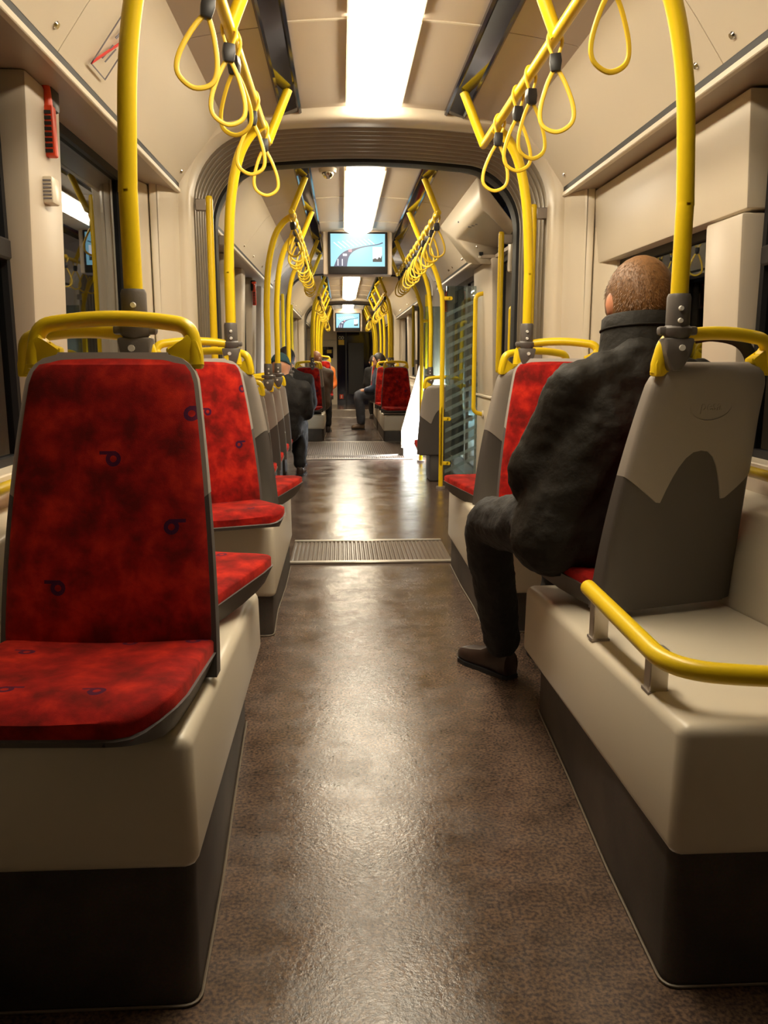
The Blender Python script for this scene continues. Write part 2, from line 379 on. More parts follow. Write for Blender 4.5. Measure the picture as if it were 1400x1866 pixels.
# ceiling lights: a bowed lens in a white tray
LIGHTS = [(1.35, 2.98), (3.0, 3.94), (5.2, 7.5), (11.9, 15.6), (17.45, 19.1)]
LLAB = ['long glaring ceiling light panel running off the top edge of the photo', 'short glaring ceiling light panel just before the first ribbed gangway arch',
        'ceiling light panel just in front of the nearer blue screen', 'ceiling light strip between the second and third arches', 'farthest ceiling light strip above the small far screen']
for i, (a, b_) in enumerate(LIGHTS):
    t = thing('ceiling_light', LLAB[i], 'ceiling light', (0, a, 2.20), group='ceiling lights')
    L = b_ - a; bm = B(); n = 10
    pr = [(-0.112 + 0.224 * k / n, -0.040 + 0.034 * (2 * k / n - 1) ** 2) for k in range(n + 1)]
    prism(bm, pr + [(0.112, 0.02), (-0.112, 0.02)], 'y', 0, L); obj('lens', bm, 'lamp_lens', t)
    bm = B()
    for s in (-1, 1): box(bm, *sorted((s * 0.1125, s * 0.124)), 0, L, 0.001, 0.03)
    obj('tray', bm, 'trim_light', t, smooth=False)

# ------------------------------------------------------------------ walls, windows
def wall(side, s):
    w = bpy.data.objects.new('wall_' + side, None); COL.objects.link(w); struct(w, 'cream panelled tram side wall on the %s with dark windows' % side)
    X = lambda a, b: sorted((s * a, s * b))
    for si, (y0, y1) in enumerate(SEC):
        runs = [(y0, y1)] if not (si == 1 and s == 1) else [(6.35, 7.2), (8.92, y1)]     # doors interrupt the right side
        for a, b_ in runs:
            bm = B(); box(bm, *X(1.0, 1.10), a, b_, 0.0, 0.80, 0.004, 1); obj('lower_panel', bm, 'wall_beige', w)
            bm = B(); box(bm, *X(0.985, 1.10), a, b_, 0.80, 0.82, 0.004, 1); obj('sill', bm, 'wall_beige', w)
        if si in (0, 2):
            bm = B(); prism(bm, [(s * 0.893, 0.0), (s * 0.896, 0.60), (s * 0.925, 0.70), (s * 1.0, 0.74), (s * 1.0, 0.0)], 'y', y0, y1 - 0.02, 0.012, 2); obj('heater_box', bm, 'podium_cream', w)
        elif not (si == 1 and s == 1):
            bm = B(); box(bm, *X(0.93, 1.0), y0, y1 - 0.02, 0.0, 0.22, 0.01, 2); obj('heater_box', bm, 'podium_cream', w)
    return w
WL = wall('left', -1); WR = wall('right', 1)
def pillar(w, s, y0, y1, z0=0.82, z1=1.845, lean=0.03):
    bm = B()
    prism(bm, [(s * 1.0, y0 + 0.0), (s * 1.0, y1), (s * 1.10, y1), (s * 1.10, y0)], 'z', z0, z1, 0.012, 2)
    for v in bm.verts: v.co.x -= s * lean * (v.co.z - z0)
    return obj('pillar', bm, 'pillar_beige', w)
# window openings: (section, side, list of (y0,y1)); pillars stand between
nwin = [0]
def window(s, y0, y1, label, z0=0.82, z1=1.845, bar=None):
    nwin[0] += 1
    o = bpy.data.objects.new('window_%d' % nwin[0], None); COL.objects.link(o); struct(o, label)
    bm = B(); box(bm, *sorted((s * 1.062, s * 1.068)), y0, y1, z0, z1); obj('pane', bm, 'window_glass', o, smooth=False)
    bm = B()
    for a, b_ in ((y0, y0 + 0.022), (y1 - 0.022, y1)): box(bm, *sorted((s * 1.045, s * 1.075)), a, b_, z0, z1)
    for a, b_ in ((z0, z0 + 0.022), (z1 - 0.03, z1)): box(bm, *sorted((s * 1.045, s * 1.075)), y0 + 0.022, y1 - 0.022, a, b_)
    obj('gasket', bm, 'black_rubber', o, smooth=False)
    if bar:
        bm = B(); box(bm, *sorted((s * 1.03, s * 1.062)), y0 + 0.022, y1 - 0.022, bar, bar + 0.055, 0.006, 1); obj('vent_bar', bm, 'black_plastic', o)
    return o
pillar(WL, -1, 2.37, 2.64); pillar(WL, -1, -0.9, -0.75)
window(-1, -0.75, 2.37, 'dark window at the left edge of the photo with a vent bar', bar=1.36)
window(-1, 2.64, 3.62, 'dark window mirroring the tram interior behind the near left seat')
pillar(WR, 1, -0.9, -0.75)
window(1, -0.75, 2.40, 'dark window at the right edge of the photo with a vent bar', bar=1.36)
window(1, 2.64, 3.84, 'dark window beside the head of the seated man', z1=1.52)
pl = pillar(WR, 1, 2.40, 2.64, 0.82, 1.51)
bm = B(); prism(bm, [(s_, z_) for s_, z_ in ((0.992, 1.52), (0.978, 1.838), (1.10, 1.838), (1.10, 1.52))], 'y', 2.40, 3.86, 0.007, 2); obj('header_panel', bm, 'wall_beige', WR)
for s, w in ((-1, WL), (1, WR)):                      # angled cladding next to the first gangway
    bm = B(); prism(bm, [(s * 1.10, 3.62), (s * 1.03, 3.64), (s * 0.985, 3.80), (s * 0.985, 3.99), (s * 1.10, 3.99)], 'z', 0.0, 1.845, 0.006, 1); obj('cladding_panel', bm, 'wall_beige', w)
    bm = B(); prism(bm, [(s * 0.98, 3.81), (s * 0.94, 3.83), (s * 0.90, 3.94), (s * 0.884, 4.0), (s * 0.98, 4.0)], 'z', 0.0, 1.86, 0.012, 3)
    for v in bm.verts:
        k = (v.co.z - 0.9) / 0.95
        if abs(v.co.x) < 0.95: v.co.x -= -s * 0.02 * (1 - max(0, k))
    obj('cladding_panel', bm, 'wall_beige', w)
# section B left windows, right door; sections C and D
for a, b_ in ((5.06, 5.35), (6.15, 6.4), (7.15, 7.4), (8.0, 8.35), (8.9, 9.2)): pillar(WL, -1, a, b_)
for k, (a, b_) in enumerate(((5.35, 6.15), (6.4, 7.15), (7.4, 8.0), (8.35, 8.9))):
    window(-1, a, b_, 'dark left window beside the row of grey-backed seats, %s from the first arch' % ('nearest', 'second', 'third', 'fourth')[k])
for a, b_ in ((6.35, 7.2), (8.92, 9.2)): pillar(WR, 1, a, b_)
for s, w, nm in ((-1, WL, 'left'), (1, WR, 'right')):
    for q, (a0, b0) in enumerate(((11.2, 15.9), (17.2, 20.75))):
        n = 3 if q == 0 else 2; L = b0 - a0
        for k in range(n + 1):
            c = a0 + L * k / n; pillar(w, s, max(a0, c - 0.16), min(b0, c + 0.16))
        for k in range(n):
            window(s, a0 + L * k / n + 0.16, a0 + L * (k + 1) / n - 0.16, 'dark far %s window %s the third gangway, %s' % (nm, ('before', 'beyond')[q], ('nearest', 'middle', 'farthest')[k if n == 3 else k * 2]))
# unseen wall behind the camera, blackened and set close to cut bounced light
bm = B(); box(bm, -1.12, 1.12, -1.0, -0.9, 0, 2.3); struct(obj('wall_back', bm, 'black_plastic', smooth=False), 'unseen cab bulkhead behind the camera, blackened to cut bounced light')

# ------------------------------------------------------------------ door on the right in section B
for dn, leaves, lab in (('door_1', ((5.12, 5.70), (5.71, 6.34)), 'dark glazed double-leaf tram door beyond the first arch on the right'), ('door_3', ((7.22, 8.05), (8.06, 8.90)), 'dark glazed double-leaf tram door seen through the striped glass screen')):
    d = bpy.data.objects.new(dn, None); COL.objects.link(d); struct(d, lab)
    for k, (a, b_) in enumerate(leaves):
        bm = B(); box(bm, 1.055, 1.063, a + 0.05, b_ - 0.05, 0.12, 1.80); obj('pane', bm, 'window_glass', d, smooth=False)
        bm = B()
        for p, q in ((a, a + 0.05), (b_ - 0.05, b_)): box(bm, 1.04, 1.09, p, q, 0.0, 1.845)
        for p, q in ((0.0, 0.12), (1.80, 1.845)): box(bm, 1.04, 1.09, a + 0.05, b_ - 0.05, p, q)
        obj('leaf_frame', bm, 'black_plastic', d, smooth=False)
        yy = b_ - 0.03 if k == 0 else a + 0.03
        bm = B(); tube(bm, fillet([(1.045, yy, 1.45), (1.00, yy, 1.45), (1.00, yy, 0.85), (1.045, yy, 0.85)], 0.05), 0.015, 10); obj('pull_bar', bm, 'yellow', d)

# ------------------------------------------------------------------ gangway arches
def arch(hw, zc, n=14, zs=1.62, r=0.34, bow=0.07):
    """half-open arch outline from the floor on the left over the crown to the floor on the right"""
    pts = [(-hw, 0.0), (-hw, 0.5), (-hw, 1.0), (-hw, zs - 0.2)]
    ztop = lambda x: zc - bow * (x / hw) ** 2
    cx = hw - r
    for k in range(n + 1):
        t = PI - (PI / 2 - 0.08) * k / n
        pts.append((-cx + r * math.cos(t), (ztop(cx) - r) + r * math.sin(t)))
    for k in range(1, 8): x = -cx + 0.02 + (cx - 0.02) * k / 8; pts.append((x, ztop(x)))
    pts.append((0, zc))
    return pts + [(-x, z) for x, z in pts[-2::-1]]
def sweep_arch(bm, prof, zc_extra=0.0, **kw):
    """prof: list of (y, outward offset) -> surface of the arch"""
    rows = []
    for y, off in prof:
        base = arch(kw.get('hw', 0.86) + off, kw.get('zc', 2.19) + off, r=0.34 + off * 0.5)
        rows.append([(x, y, z) for x, z in base])
    grid(bm, rows)
    return bm
GLAB = ['nearest ribbed grey gangway arch with beige frame', 'second gangway arch, just behind the nearer screen', 'farthest small gangway arch before the cab']
for i, (y0, y1) in enumerate(GANG):
    t = thing('gangway', GLAB[i], 'gangway', (0, y0, 0), group='gangway arches')
    L = y1 - y0
    # beige collar: from the carriage profile down to the arch, a solid ring with an outer rim
    bm = B(); inn = arch(0.845, 2.185, r=0.33)
    sweepL = []
    prof = [(0.0, 0.10), (0.0, 0.028), (0.012, 0.008), (0.035, 0.0), (0.16, 0.002), (0.19, 0.02)]
    sweep_arch(bm, prof, hw=0.845, zc=2.175); obj('collar', bm, 'wall_beige', t)
    if i == 0:
        aa, ab = arch(0.855, 2.185, r=0.33), arch(0.945, 2.275, r=0.39)
        for k in (9, len(aa) - 10):
            bm = B(); tube(bm, [(aa[k][0], 0.02, aa[k][1]), (aa[k][0] * 1.02, -0.001, aa[k][1] * 1.005), (ab[k][0], -0.001, ab[k][1])], 0.0028, 6); obj('collar_joint', bm, 'black_rubber', t)
    # flat end wall closing the carriage around the collar
    bm = B(); a = arch(0.86, 2.19)
    up = [(-1.12, 0.0)] + [(-1.12, z) for x, z in a[1:]]
    outer = []
    n = len(a)
    for k, (x, z) in enumerate(a):
        if z < 1.5: outer.append((math.copysign(1.12, x), z))
        else:
            q = Vector((x, z - 1.2)).normalized(); sc_ = min(1.12 / max(1e-4, abs(q.x)), 1.10 / max(1e-4, q.y)); outer.append((q.x * sc_, 1.2 + q.y * sc_))
    grid(bm, [[(x, 0.02, z) for x, z in a], [(x, 0.02, z) for x, z in outer]]); obj('end_wall', bm, 'wall_beige', t, smooth=False)
    bm = B(); grid(bm, [[(x, L - 0.02, z) for x, z in a], [(x, L - 0.02, z) for x, z in outer]]); obj('end_wall', bm, 'wall_beige', t, smooth=False)
    # corrugated bellows: ribs over a base that carries the groove shade as colour
    nf = 9 if i == 0 else 14; y = 0.19; st = (L - 0.35) / nf
    bm = B(); sweep_arch(bm, [(0.18, 0.034), (L - 0.15, 0.034)]); obj('bellows', bm, 'bellows_groove_shade', t)
    for k in range(nf):
        bm = B(); sweep_arch(bm, [(y, 0.034), (y + st * 0.06, 0.008), (y + st * 0.22, 0.0), (y + st * 0.40, 0.0), (y + st * 0.54, 0.008), (y + st * 0.60, 0.034)]); obj('bellows_rib', bm, 'bellows_rubber', t, angle=1.2); y += st
    bm = B(); sweep_arch(bm, [(L - 0.16, 0.03), (L - 0.155, -0.006), (L - 0.10, -0.012), (L - 0.045, -0.006), (L - 0.04, 0.03)]); obj('rubber_seal', bm, 'black_rubber', t)
    bm = B(); sweep_arch(bm, [(L - 0.045, 0.02), (L - 0.03, 0.002), (L - 0.005, 0.004), (L, 0.03)]); obj('far_collar', bm, 'wall_beige', t)
# grab bars on the gangway collars
def gang_rail(x, y, z0, z1, label, out=True):
    s = 1 if x > 0 else -1
    t = thing('grab_bar', label, 'grab bar', (x, y, z0), group='vertical grab bars at the gangways')
    bm = B(); h = z1 - z0; tube(bm, [(0, 0, 0), (0, 0, 0.006), (0, 0, 0.02), (0, 0, h - 0.02), (0, 0, h - 0.006), (0, 0, h)], [0.011, 0.0165, 0.018, 0.018, 0.0165, 0.011], 12); obj('bar', bm, 'yellow', t)
    for zz in (0.04, h - 0.07):
        bm = B(); box(bm, *sorted((s * 0.012, s * 0.066)), -0.014, 0.014, zz, zz + 0.055, 0.004, 1); obj('bracket', bm, 'steel_plate', t)
gang_rail(-0.785, 4.24, 1.05, 1.875, 'yellow vertical grab bar on the left of the nearest arch')
gang_rail(0.798, 4.24, 1.05, 1.85, 'yellow vertical grab bar on the right of the nearest arch, behind the curved pole')
gang_rail(-0.80, 5.12, 1.02, 1.83, 'yellow grab bar past the nearest arch on the left, behind the curved pole')
gang_rail(0.815, 5.16, 1.02, 1.855, 'tall yellow grab bar past the nearest arch on the right, under the bulging cover')
gang_rail(-0.785, 9.30, 1.0, 1.8, 'yellow grab bar left of the second arch')
gang_rail(0.785, 9.30, 1.0, 1.8, 'yellow grab bar right of the second arch')
gang_rail(-0.795, 11.13, 1.0, 1.8, 'yellow grab bar just past the second arch on the left')
gang_rail(0.795, 11.13, 1.0, 1.8, 'yellow grab bar just past the second arch on the right')
# bent yellow grip on the pillar by the door
t = thing('grip_handle', 'bent yellow grip handle screwed to the cream pillar beside the striped glass screen', 'handle', (0.99, 6.75, 0.66))
bm = B(); tube(bm, fillet([(0.0, 0, 0.0), (-0.075, -0.02, 0.02), (-0.075, -0.02, 0.94), (0.0, 0, 0.96)], 0.06), 0.017, 12); obj('bar', bm, 'yellow', t)
for zz in (0.0, 0.96):
    bm = B(); cyl(bm, (0.008, 0, zz), (-0.004, 0, zz), 0.03, 14); obj('flange', bm, 'trim_light', t)

# ------------------------------------------------------------------ overhead door-drive cover on the right of section B
t = thing('equipment_cover', 'bulging cream cover with faint dark marks high on the right past the nearest arch', 'cover', (0, 5.1, 0))
bm = B()
P = lambda x, y, z: bm.verts.new((x, y - 5.1, z))
A0, A1 = P(0.655, 5.08, 2.150), P(0.655, 6.93, 2.150)         # upper edge
B0, B1 = P(0.715, 5.26, 2.005), P(0.715, 6.47, 2.0)           # rim of the pocket
G0, G1 = P(0.905, 5.36, 1.862), P(0.893, 6.36, 1.80)
D0, D1 = P(0.884, 5.07, 1.872), P(0.884, 6.94, 1.872)
R0, R1 = P(1.02, 5.75, 1.975), P(1.02, 6.40, 1.93); Q0, Q1 = P(1.02, 5.40, 1.86), P(1.02, 6.40, 1.80)
for f in ((A0, A1, B1, B0), (A0, B0, G0, D0), (A1, D1, G1, B1), (B0, B1, R1, R0), (B0, R0, Q0, G0), (B1, G1, Q1, R1)): bm.faces.new(f)
bmesh.ops.bevel(bm, geom=[e for e in bm.edges if len(e.link_faces) == 2], offset=0.018, segments=3, affect='EDGES', profile=0.5, clamp_overlap=True)
hs = obj('housing', bm, 'wall_beige', t, angle=0.9); hs.modifiers.new('thickness', 'SOLIDIFY').thickness = 0.008
for k in range(6):                                  # illegible small dark marks across the fold
    y = 6.10 - 0.07 * k - 5.1; x = 0.69 + 0.014 * k; z = 2.055 - 0.75 * (x - 0.69) if x < 0.72 else 1.994 - 0.12 * (x - 0.72)
    bm = B(); box(bm, x - 0.012, x + 0.012, y - 0.008, y + 0.008, z - 0.004, z + 0.006); obj('faint_mark', bm, 'sign_grey', t, smooth=False)
bm = B(); box(bm, 0.94, 1.02, 0.42, 0.50, 1.66, 1.86, 0.015, 2); obj('actuator_cap', bm, 'trim_light', t)

# ------------------------------------------------------------------ podiums
def podium(s, y0, y1, xn, xf, zt0, zt1, zb0, zb1, fn, ff, label, xo=0.891):
    t = thing('seat_podium', label, 'podium', (s * 0.64, y0, 0), group='cream seat podiums')
    ox = s * 0.64
    bm = B()
    n = 6; rings = []
    def X(x): return s * x - ox
    lo = [(X(xn), 0, zb0), (X(xf), y1 - y0, zb1), (X(xo), y1 - y0, zb1), (X(xo), 0, zb0)]
    hi = [(X(xn + 0.004), 0.004, zt0), (X(xf + 0.004), y1 - y0, zt1), (X(xo), y1 - y0, zt1), (X(xo), 0.004, zt0)]
    vl = [bm.verts.new(p) for p in lo]; vh = [bm.verts.new(p) for p in hi]
    bm.faces.new(vl); bm.faces.new(vh[::-1])
    for i in range(4): bm.faces.new((vl[i], vl[(i + 1) % 4], vh[(i + 1) % 4], vh[i]))
    es = [e for e in bm.edges if not all(abs(v.co.x - X(xo)) < 1e-5 for v in e.verts)]
    bmesh.ops.bevel(bm, geom=es, offset=0.024, segments=4, affect='EDGES', profile=0.5)
    obj('cover', bm, 'podium_cream', t)
    bm = B(); m = (y1 - y0)
    pl = [(X(xn + 0.012), 0.014), (X(fn), 0.30), (X(fn + (ff - fn) * 0.5), m * 0.6), (X(ff), m - 0.01), (X(xo), m - 0.01), (X(xo), 0.014)]
    bl = [(X(fn), 0.0), (X(fn + 0.01), 0.35), (X(fn + (ff - fn) * 0.6), m * 0.62), (X(ff), m - 0.01), (X(xo), m - 0.01), (X(xo), 0.0)]
    va = [bm.verts.new((x, y, 0.001)) for x, y in bl]; vb = [bm.verts.new((x, y, (zb0 + (zb1 - zb0) * y / m) + 0.012)) for x, y in pl]
    bm.faces.new(va); bm.faces.new(vb[::-1])
    for i in range(6): bm.faces.new((va[i], va[(i + 1) % 6], vb[(i + 1) % 6], vb[i]))
    es = [e for e in bm.edges if abs(e.verts[0].co.z - e.verts[1].co.z) > 0.05 and e.verts[0].co.y < 0.05 and abs(e.verts[0].co.x - X(xo)) > 0.05]
    bmesh.ops.bevel(bm, geom=es, offset=0.035, segments=4, affect='EDGES', profile=0.5)
    obj('skirt', bm, 'skirt_vinyl', t)
    r = 0.035; p = bl
    bm = B(); tube(bm, [(X(xo), -0.004, 0.004)] + fillet([(X(xo) + (p[0][0] - X(xo)) * 0.2, -0.004, 0.004), (p[0][0] - s * 0.004, -0.004, 0.004), (p[1][0] - s * 0.004, p[1][1], 0.004), (p[2][0] - s * 0.004, p[2][1], 0.004), (p[3][0] - s * 0.004, p[3][1], 0.004)], 0.035), 0.0028, 6); obj('edge_bead', bm, 'bead_grey', t)
    return t
podium(-1, 1.27, 2.42, 0.402, 0.405, 0.495, 0.42, 0.255, 0.235, 0.412, 0.46, 'large cream podium with dark skirt under the near left red seat')
podium(1, 1.27, 2.46, 0.405, 0.405, 0.495, 0.415, 0.25, 0.20, 0.41, 0.465, 'large cream podium with dark skirt and yellow rail at the right edge')
podium(-1, 3.22, 4.36, 0.425, 0.425, 0.46, 0.43, 0.16, 0.16, 0.44, 0.44, 'cream podium under the second pair of left seats by the first arch', xo=0.84)
podium(1, 3.22, 4.36, 0.41, 0.41, 0.46, 0.43, 0.16, 0.16, 0.425, 0.43, 'cream podium in front of the seated man on the right', xo=0.84)
podium(-1, 11.4, 12.7, 0.39, 0.39, 0.36, 0.36, 0.16, 0.16, 0.395, 0.395, 'far left podium under the seat before the long-haired woman')
podium(1, 11.15, 12.95, 0.40, 0.40, 0.36, 0.36, 0.15, 0.15, 0.405, 0.405, 'far right podium under the nearer pair of far red seats')
podium(-1, 13.5, 14.6, 0.39, 0.39, 0.44, 0.44, 0.16, 0.16, 0.395, 0.395, 'farthest left podium beyond the long-haired woman')
podium(1, 13.3, 14.6, 0.40, 0.40, 0.38, 0.38, 0.15, 0.15, 0.405, 0.405, 'farthest right podium beyond the man in blue')

# ------------------------------------------------------------------ seats
def yc(z): return 0.15 * (z - 0.06) + 0.045 * (z / 0.63) ** 2
ZT, ZB = 0.635, 0.06
def hwb(z):
    t = (z - ZB) / (ZT - ZB); w = 0.212 - 0.012 * t - 0.036 * t ** 2
    k = (z - (ZT - 0.055)) / 0.055
    if k > 0: w -= 0.055 * (1 - math.sqrt(max(0, 1 - min(1, k) ** 2)))
    return w
US = [-1, -0.985, -0.95, -0.88, -0.75, -0.55, -0.3, 0, 0.3, 0.55, 0.75, 0.88, 0.95, 0.985, 1]
def edge(u, p=6): return math.sqrt(max(0.0, 1 - abs(u) ** p))
ZS = [ZB + (ZT - ZB) * q for q in (0, .02, .06, .14, .25, .4, .55, .7, .82, .90, .94, .965, .985, .995, 1.0)]
def zb_curve(x):
    a = abs(x)
    if a < 0.098: return 0.425 - 0.135 * (a / 0.098) ** 2.6
    return 0.29 + 0.075 * (a - 0.098) / 0.107
def make_seat(logo=False):
    t = thing('tram_seat', '', 'seat')
    # plush back cushion
    bm = B(); fr = []; bk = []
    for z in ZS:
        tt = (z - ZB) / (ZT - ZB); ez = edge(2 * tt - 1, 14); w = hwb(z) - 0.006
        fr.append([(u * w, yc(z) - 0.012 - 0.024 * edge(u, 8) * ez + 0.010 * (u * u), z - (0.008 if tt > 0.97 else 0)) for u in US]); bk.append([(u * w, yc(z) + 0.004, z - (0.008 if tt > 0.97 else 0)) for u in US])
    closed_plate(bm, fr, bk); obj('back_cushion', bm, 'velour_back', t)
    # back shells: light upper cover and dark lower shell meeting on an arch
    def shell(name, mat, upper):
        bm = B(); fr = []; bk = []
        N = 14; US = [-1, -.985, -.95, -.9, -.83, -.75, -.68, -.6, -.53, -.47, -.42, -.36, -.3, -.22, -.12, 0, .12, .22, .3, .36, .42, .47, .53, .6, .68, .75, .83, .9, .95, .985, 1]
        for i in range(N + 1):
            rf = []; rb = []
            for u in US:
                q = i / N; q = q if not upper else 1 - (1 - q) ** 1.6
                zb = zb_curve(u * 0.205)
                z = (ZB - 0.05) + (zb - ZB + 0.05) * q if not upper else zb + (ZT + 0.004 - zb) * q
                w = hwb(max(ZB, min(ZT, z)));
                if upper and z > ZT: w = hwb(ZT)
                bulge = 0.030 * edge(u, 5) + (0.022 * (1 - (z / 0.5)) if z < 0.5 else 0)
                if upper: bulge += 0.004
                end = 1.0
                if upper and q > 0.9: end = math.sqrt(max(0.02, 1 - ((q - 0.9) / 0.1) ** 2))
                rf.append((u * w, yc(z) - 0.010, z)); rb.append((u * w, yc(z) + 0.006 + bulge * end, z))
            fr.append(rf); bk.append(rb)
        closed_plate(bm, fr, bk); return obj(name, bm, mat, t)
    up = shell('upper_back_shell', 'shell_light', True); shell('lower_back_shell', 'shell_dark', False)
    # seat cushion
    yr = [0.012, 0.004, -0.02, -0.10, -0.19, -0.27, -0.33, -0.365, -0.385, -0.395, -0.40]
    def plan(y, add=0.0):
        w = 0.206 + 0.010 * (-y / 0.42); k = (-y - 0.29) / 0.11
        if k > 0: w -= 0.085 * (1 - math.sqrt(max(0, 1 - min(1, k) ** 2)))
        return w + add
    def zt(y): return 0.078 + 0.035 * (-y / 0.42) - (0.03 * max(0, (-y - 0.32) / 0.08) ** 2)
    bm = B(); fr = []; bk = []
    for y in yr:
        w = plan(y); fr.append([(u * w, y, zt(y) + 0.012 * edge(u, 8) - 0.012 * (1 - u * u) * 0.6) for u in US]); bk.append([(u * w, y, zt(y) - 0.026) for u in US])
    closed_plate(bm, fr, bk); obj('seat_cushion', bm, 'velour_seat', t)
    bm = B(); fr = []; bk = []
    for y in [0.03] + yr:
        w = plan(min(0, y), 0.005); k = -y / 0.42
        fr.append([(u * w, y - 0.004 * (k > 0.9), zt(min(0, y)) - 0.020) for u in US]); bk.append([(u * w * (1 - 0.12 * (abs(u) > .9)), y, (0.002 + 0.054 * max(0, k) ** 2.0) - 0.0) for u in US])
    closed_plate(bm, fr, bk); obj('seat_pan', bm, 'shell_dark', t)
    # yellow handle: bowed tube between two flattened brackets
    bm = B(); yt = yc(0.62) + 0.012
    path = fillet([(-0.163, yt - 0.002, 0.614), (-0.162, yt, 0.635), (-0.152, yt + 0.006, 0.692), (-0.05, yt + 0.01, 0.706), (0.05, yt + 0.01, 0.706), (0.152, yt + 0.006, 0.692), (0.162, yt, 0.635), (0.163, yt - 0.002, 0.614)], 0.065, 6)
    tube(bm, path, 0.0158, 12)
    hd = obj('handle', bm, 'yellow', t)
    for s in (-1, 1):
        bm = B(); prism(bm, [(s * 0.176, 0.606), (s * 0.176, 0.635), (s * 0.168, 0.662), (s * 0.146, 0.676), (s * 0.136, 0.656), (s * 0.104, 0.648), (s * 0.106, 0.634), (s * 0.130, 0.628), (s * 0.152, 0.606)], 'y', yt - 0.013, yt + 0.013, 0.005, 2)
        obj('handle_bracket', bm, 'yellow', t)
    return t
seat0 = make_seat()
SEATS = {}
first = [True]
def put_seat(key, x, y, z, face, yaw, label, group):
    """face -1: looks towards the camera; +1: looks away; yaw in degrees turns the front to the aisle"""
    if first[0]: o = seat0; first[0] = False
    else: o = copy_tree(seat0)
    o.location = (x, y, z); o.rotation_euler = (0, 0, (0 if face < 0 else PI) + math.radians(yaw))
    tag(o, label, 'seat', group); SEATS[key] = o; return o
G1 = 'red tram seats before the first arch'
put_seat('S1', -0.616, 1.585, 0.475, -1, -2.5, 'large empty red plush seat filling the left foreground', G1)
put_seat('S2', -0.662, 2.00, 0.455, 1, -20, 'red seat facing away, directly behind the large near left seat', G1)
put_seat('S3', -0.675, 3.225, 0.465, -1, 20, 'empty red seat facing the camera, second along the left side', G1)
put_seat('S4', -0.65, 3.76, 0.43, 1, -18, 'red seat facing away by the first arch on the left', G1)
put_seat('S5', 0.69, 2.10, 0.455, 1, 18, 'grey-backed red seat the man in the black jacket sits on', G1)
put_seat('S6', 0.672, 3.235, 0.465, -1, -19, 'red seat on the right facing the man in the black jacket', G1)
put_seat('S7', 0.645, 3.76, 0.43, 1, 18, 'red seat facing away by the first arch on the right', G1)
G2 = 'grey-backed seats in a row on the left past the first arch'
for k, yy in enumerate((5.36, 6.02, 6.68, 7.34, 8.0)):
    o = put_seat('B%d' % k, -0.795, yy, 0.30, 1, 0, 'grey-backed seat on the left past the first arch, %s of its row' % ('nearest', 'second', 'third', 'fourth', 'farthest')[k], G2)
    bm = B(); o.scale = (0.93, 0.93, 0.95); box(bm, -0.10, 0.10, -0.30, 0.02, -0.314, 0.012, 0.02, 2); obj('pedestal', bm, 'shell_dark', o)
o = put_seat('BR', 0.74, 7.5, 0.24, 1, 0, 'grey-backed seat on the right half behind the striped glass screen', 'seats past the first arch on the right')
bm = B(); box(bm, -0.10, 0.10, -0.30, 0.02, -0.239, 0.012, 0.02, 2); obj('pedestal', bm, 'shell_dark', o)
G3 = 'red seats between the second and third arches'
put_seat('C1', -0.63, 11.75, 0.36, -1, 0, 'red seat facing the camera beyond the second arch on the left', G3)
put_seat('C2', -0.60, 12.15, 0.36, 1, 0, 'seat the long-haired woman sits on', G3)
put_seat('C3', -0.50, 13.75, 0.445, -1, 0, 'tall red seat past the long-haired woman on the left', G3)
put_seat('C4', 0.60, 11.50, 0.365, -1, 0, 'wide red seat facing the camera beyond the second arch on the right', G3)
put_seat('C5', 0.56, 12.75, 0.36, -1, 0, 'red seat next to the man in the blue jacket', G3)
put_seat('C6', 0.53, 13.9, 0.385, -1, 0, 'farthest red seat on the right, beyond the man in blue', G3)
# pressed emblem on the back of the seat at right
S5 = SEATS['S5']
lm = Matrix.Translation((0.0, yc(0.53) + 0.0405, 0.535)) @ Matrix.Rotation(PI, 4, 'Z') @ Matrix.Rotation(PI / 2 + 0.2, 4, 'X')
text_obj('emblem_lettering', 'pesa', 0.036, 'shell_light', S5, lm, 0.0018)
bm = B(); tube(bm, [(0.062 * math.cos(a), 0.036 * math.sin(a), 0.0) for a in [2 * PI * k / 28 for k in range(28)]], 0.0012, 6, closed=True)
e_ = obj('emblem_oval', bm, 'shell_light', S5); e_.matrix_local = lm

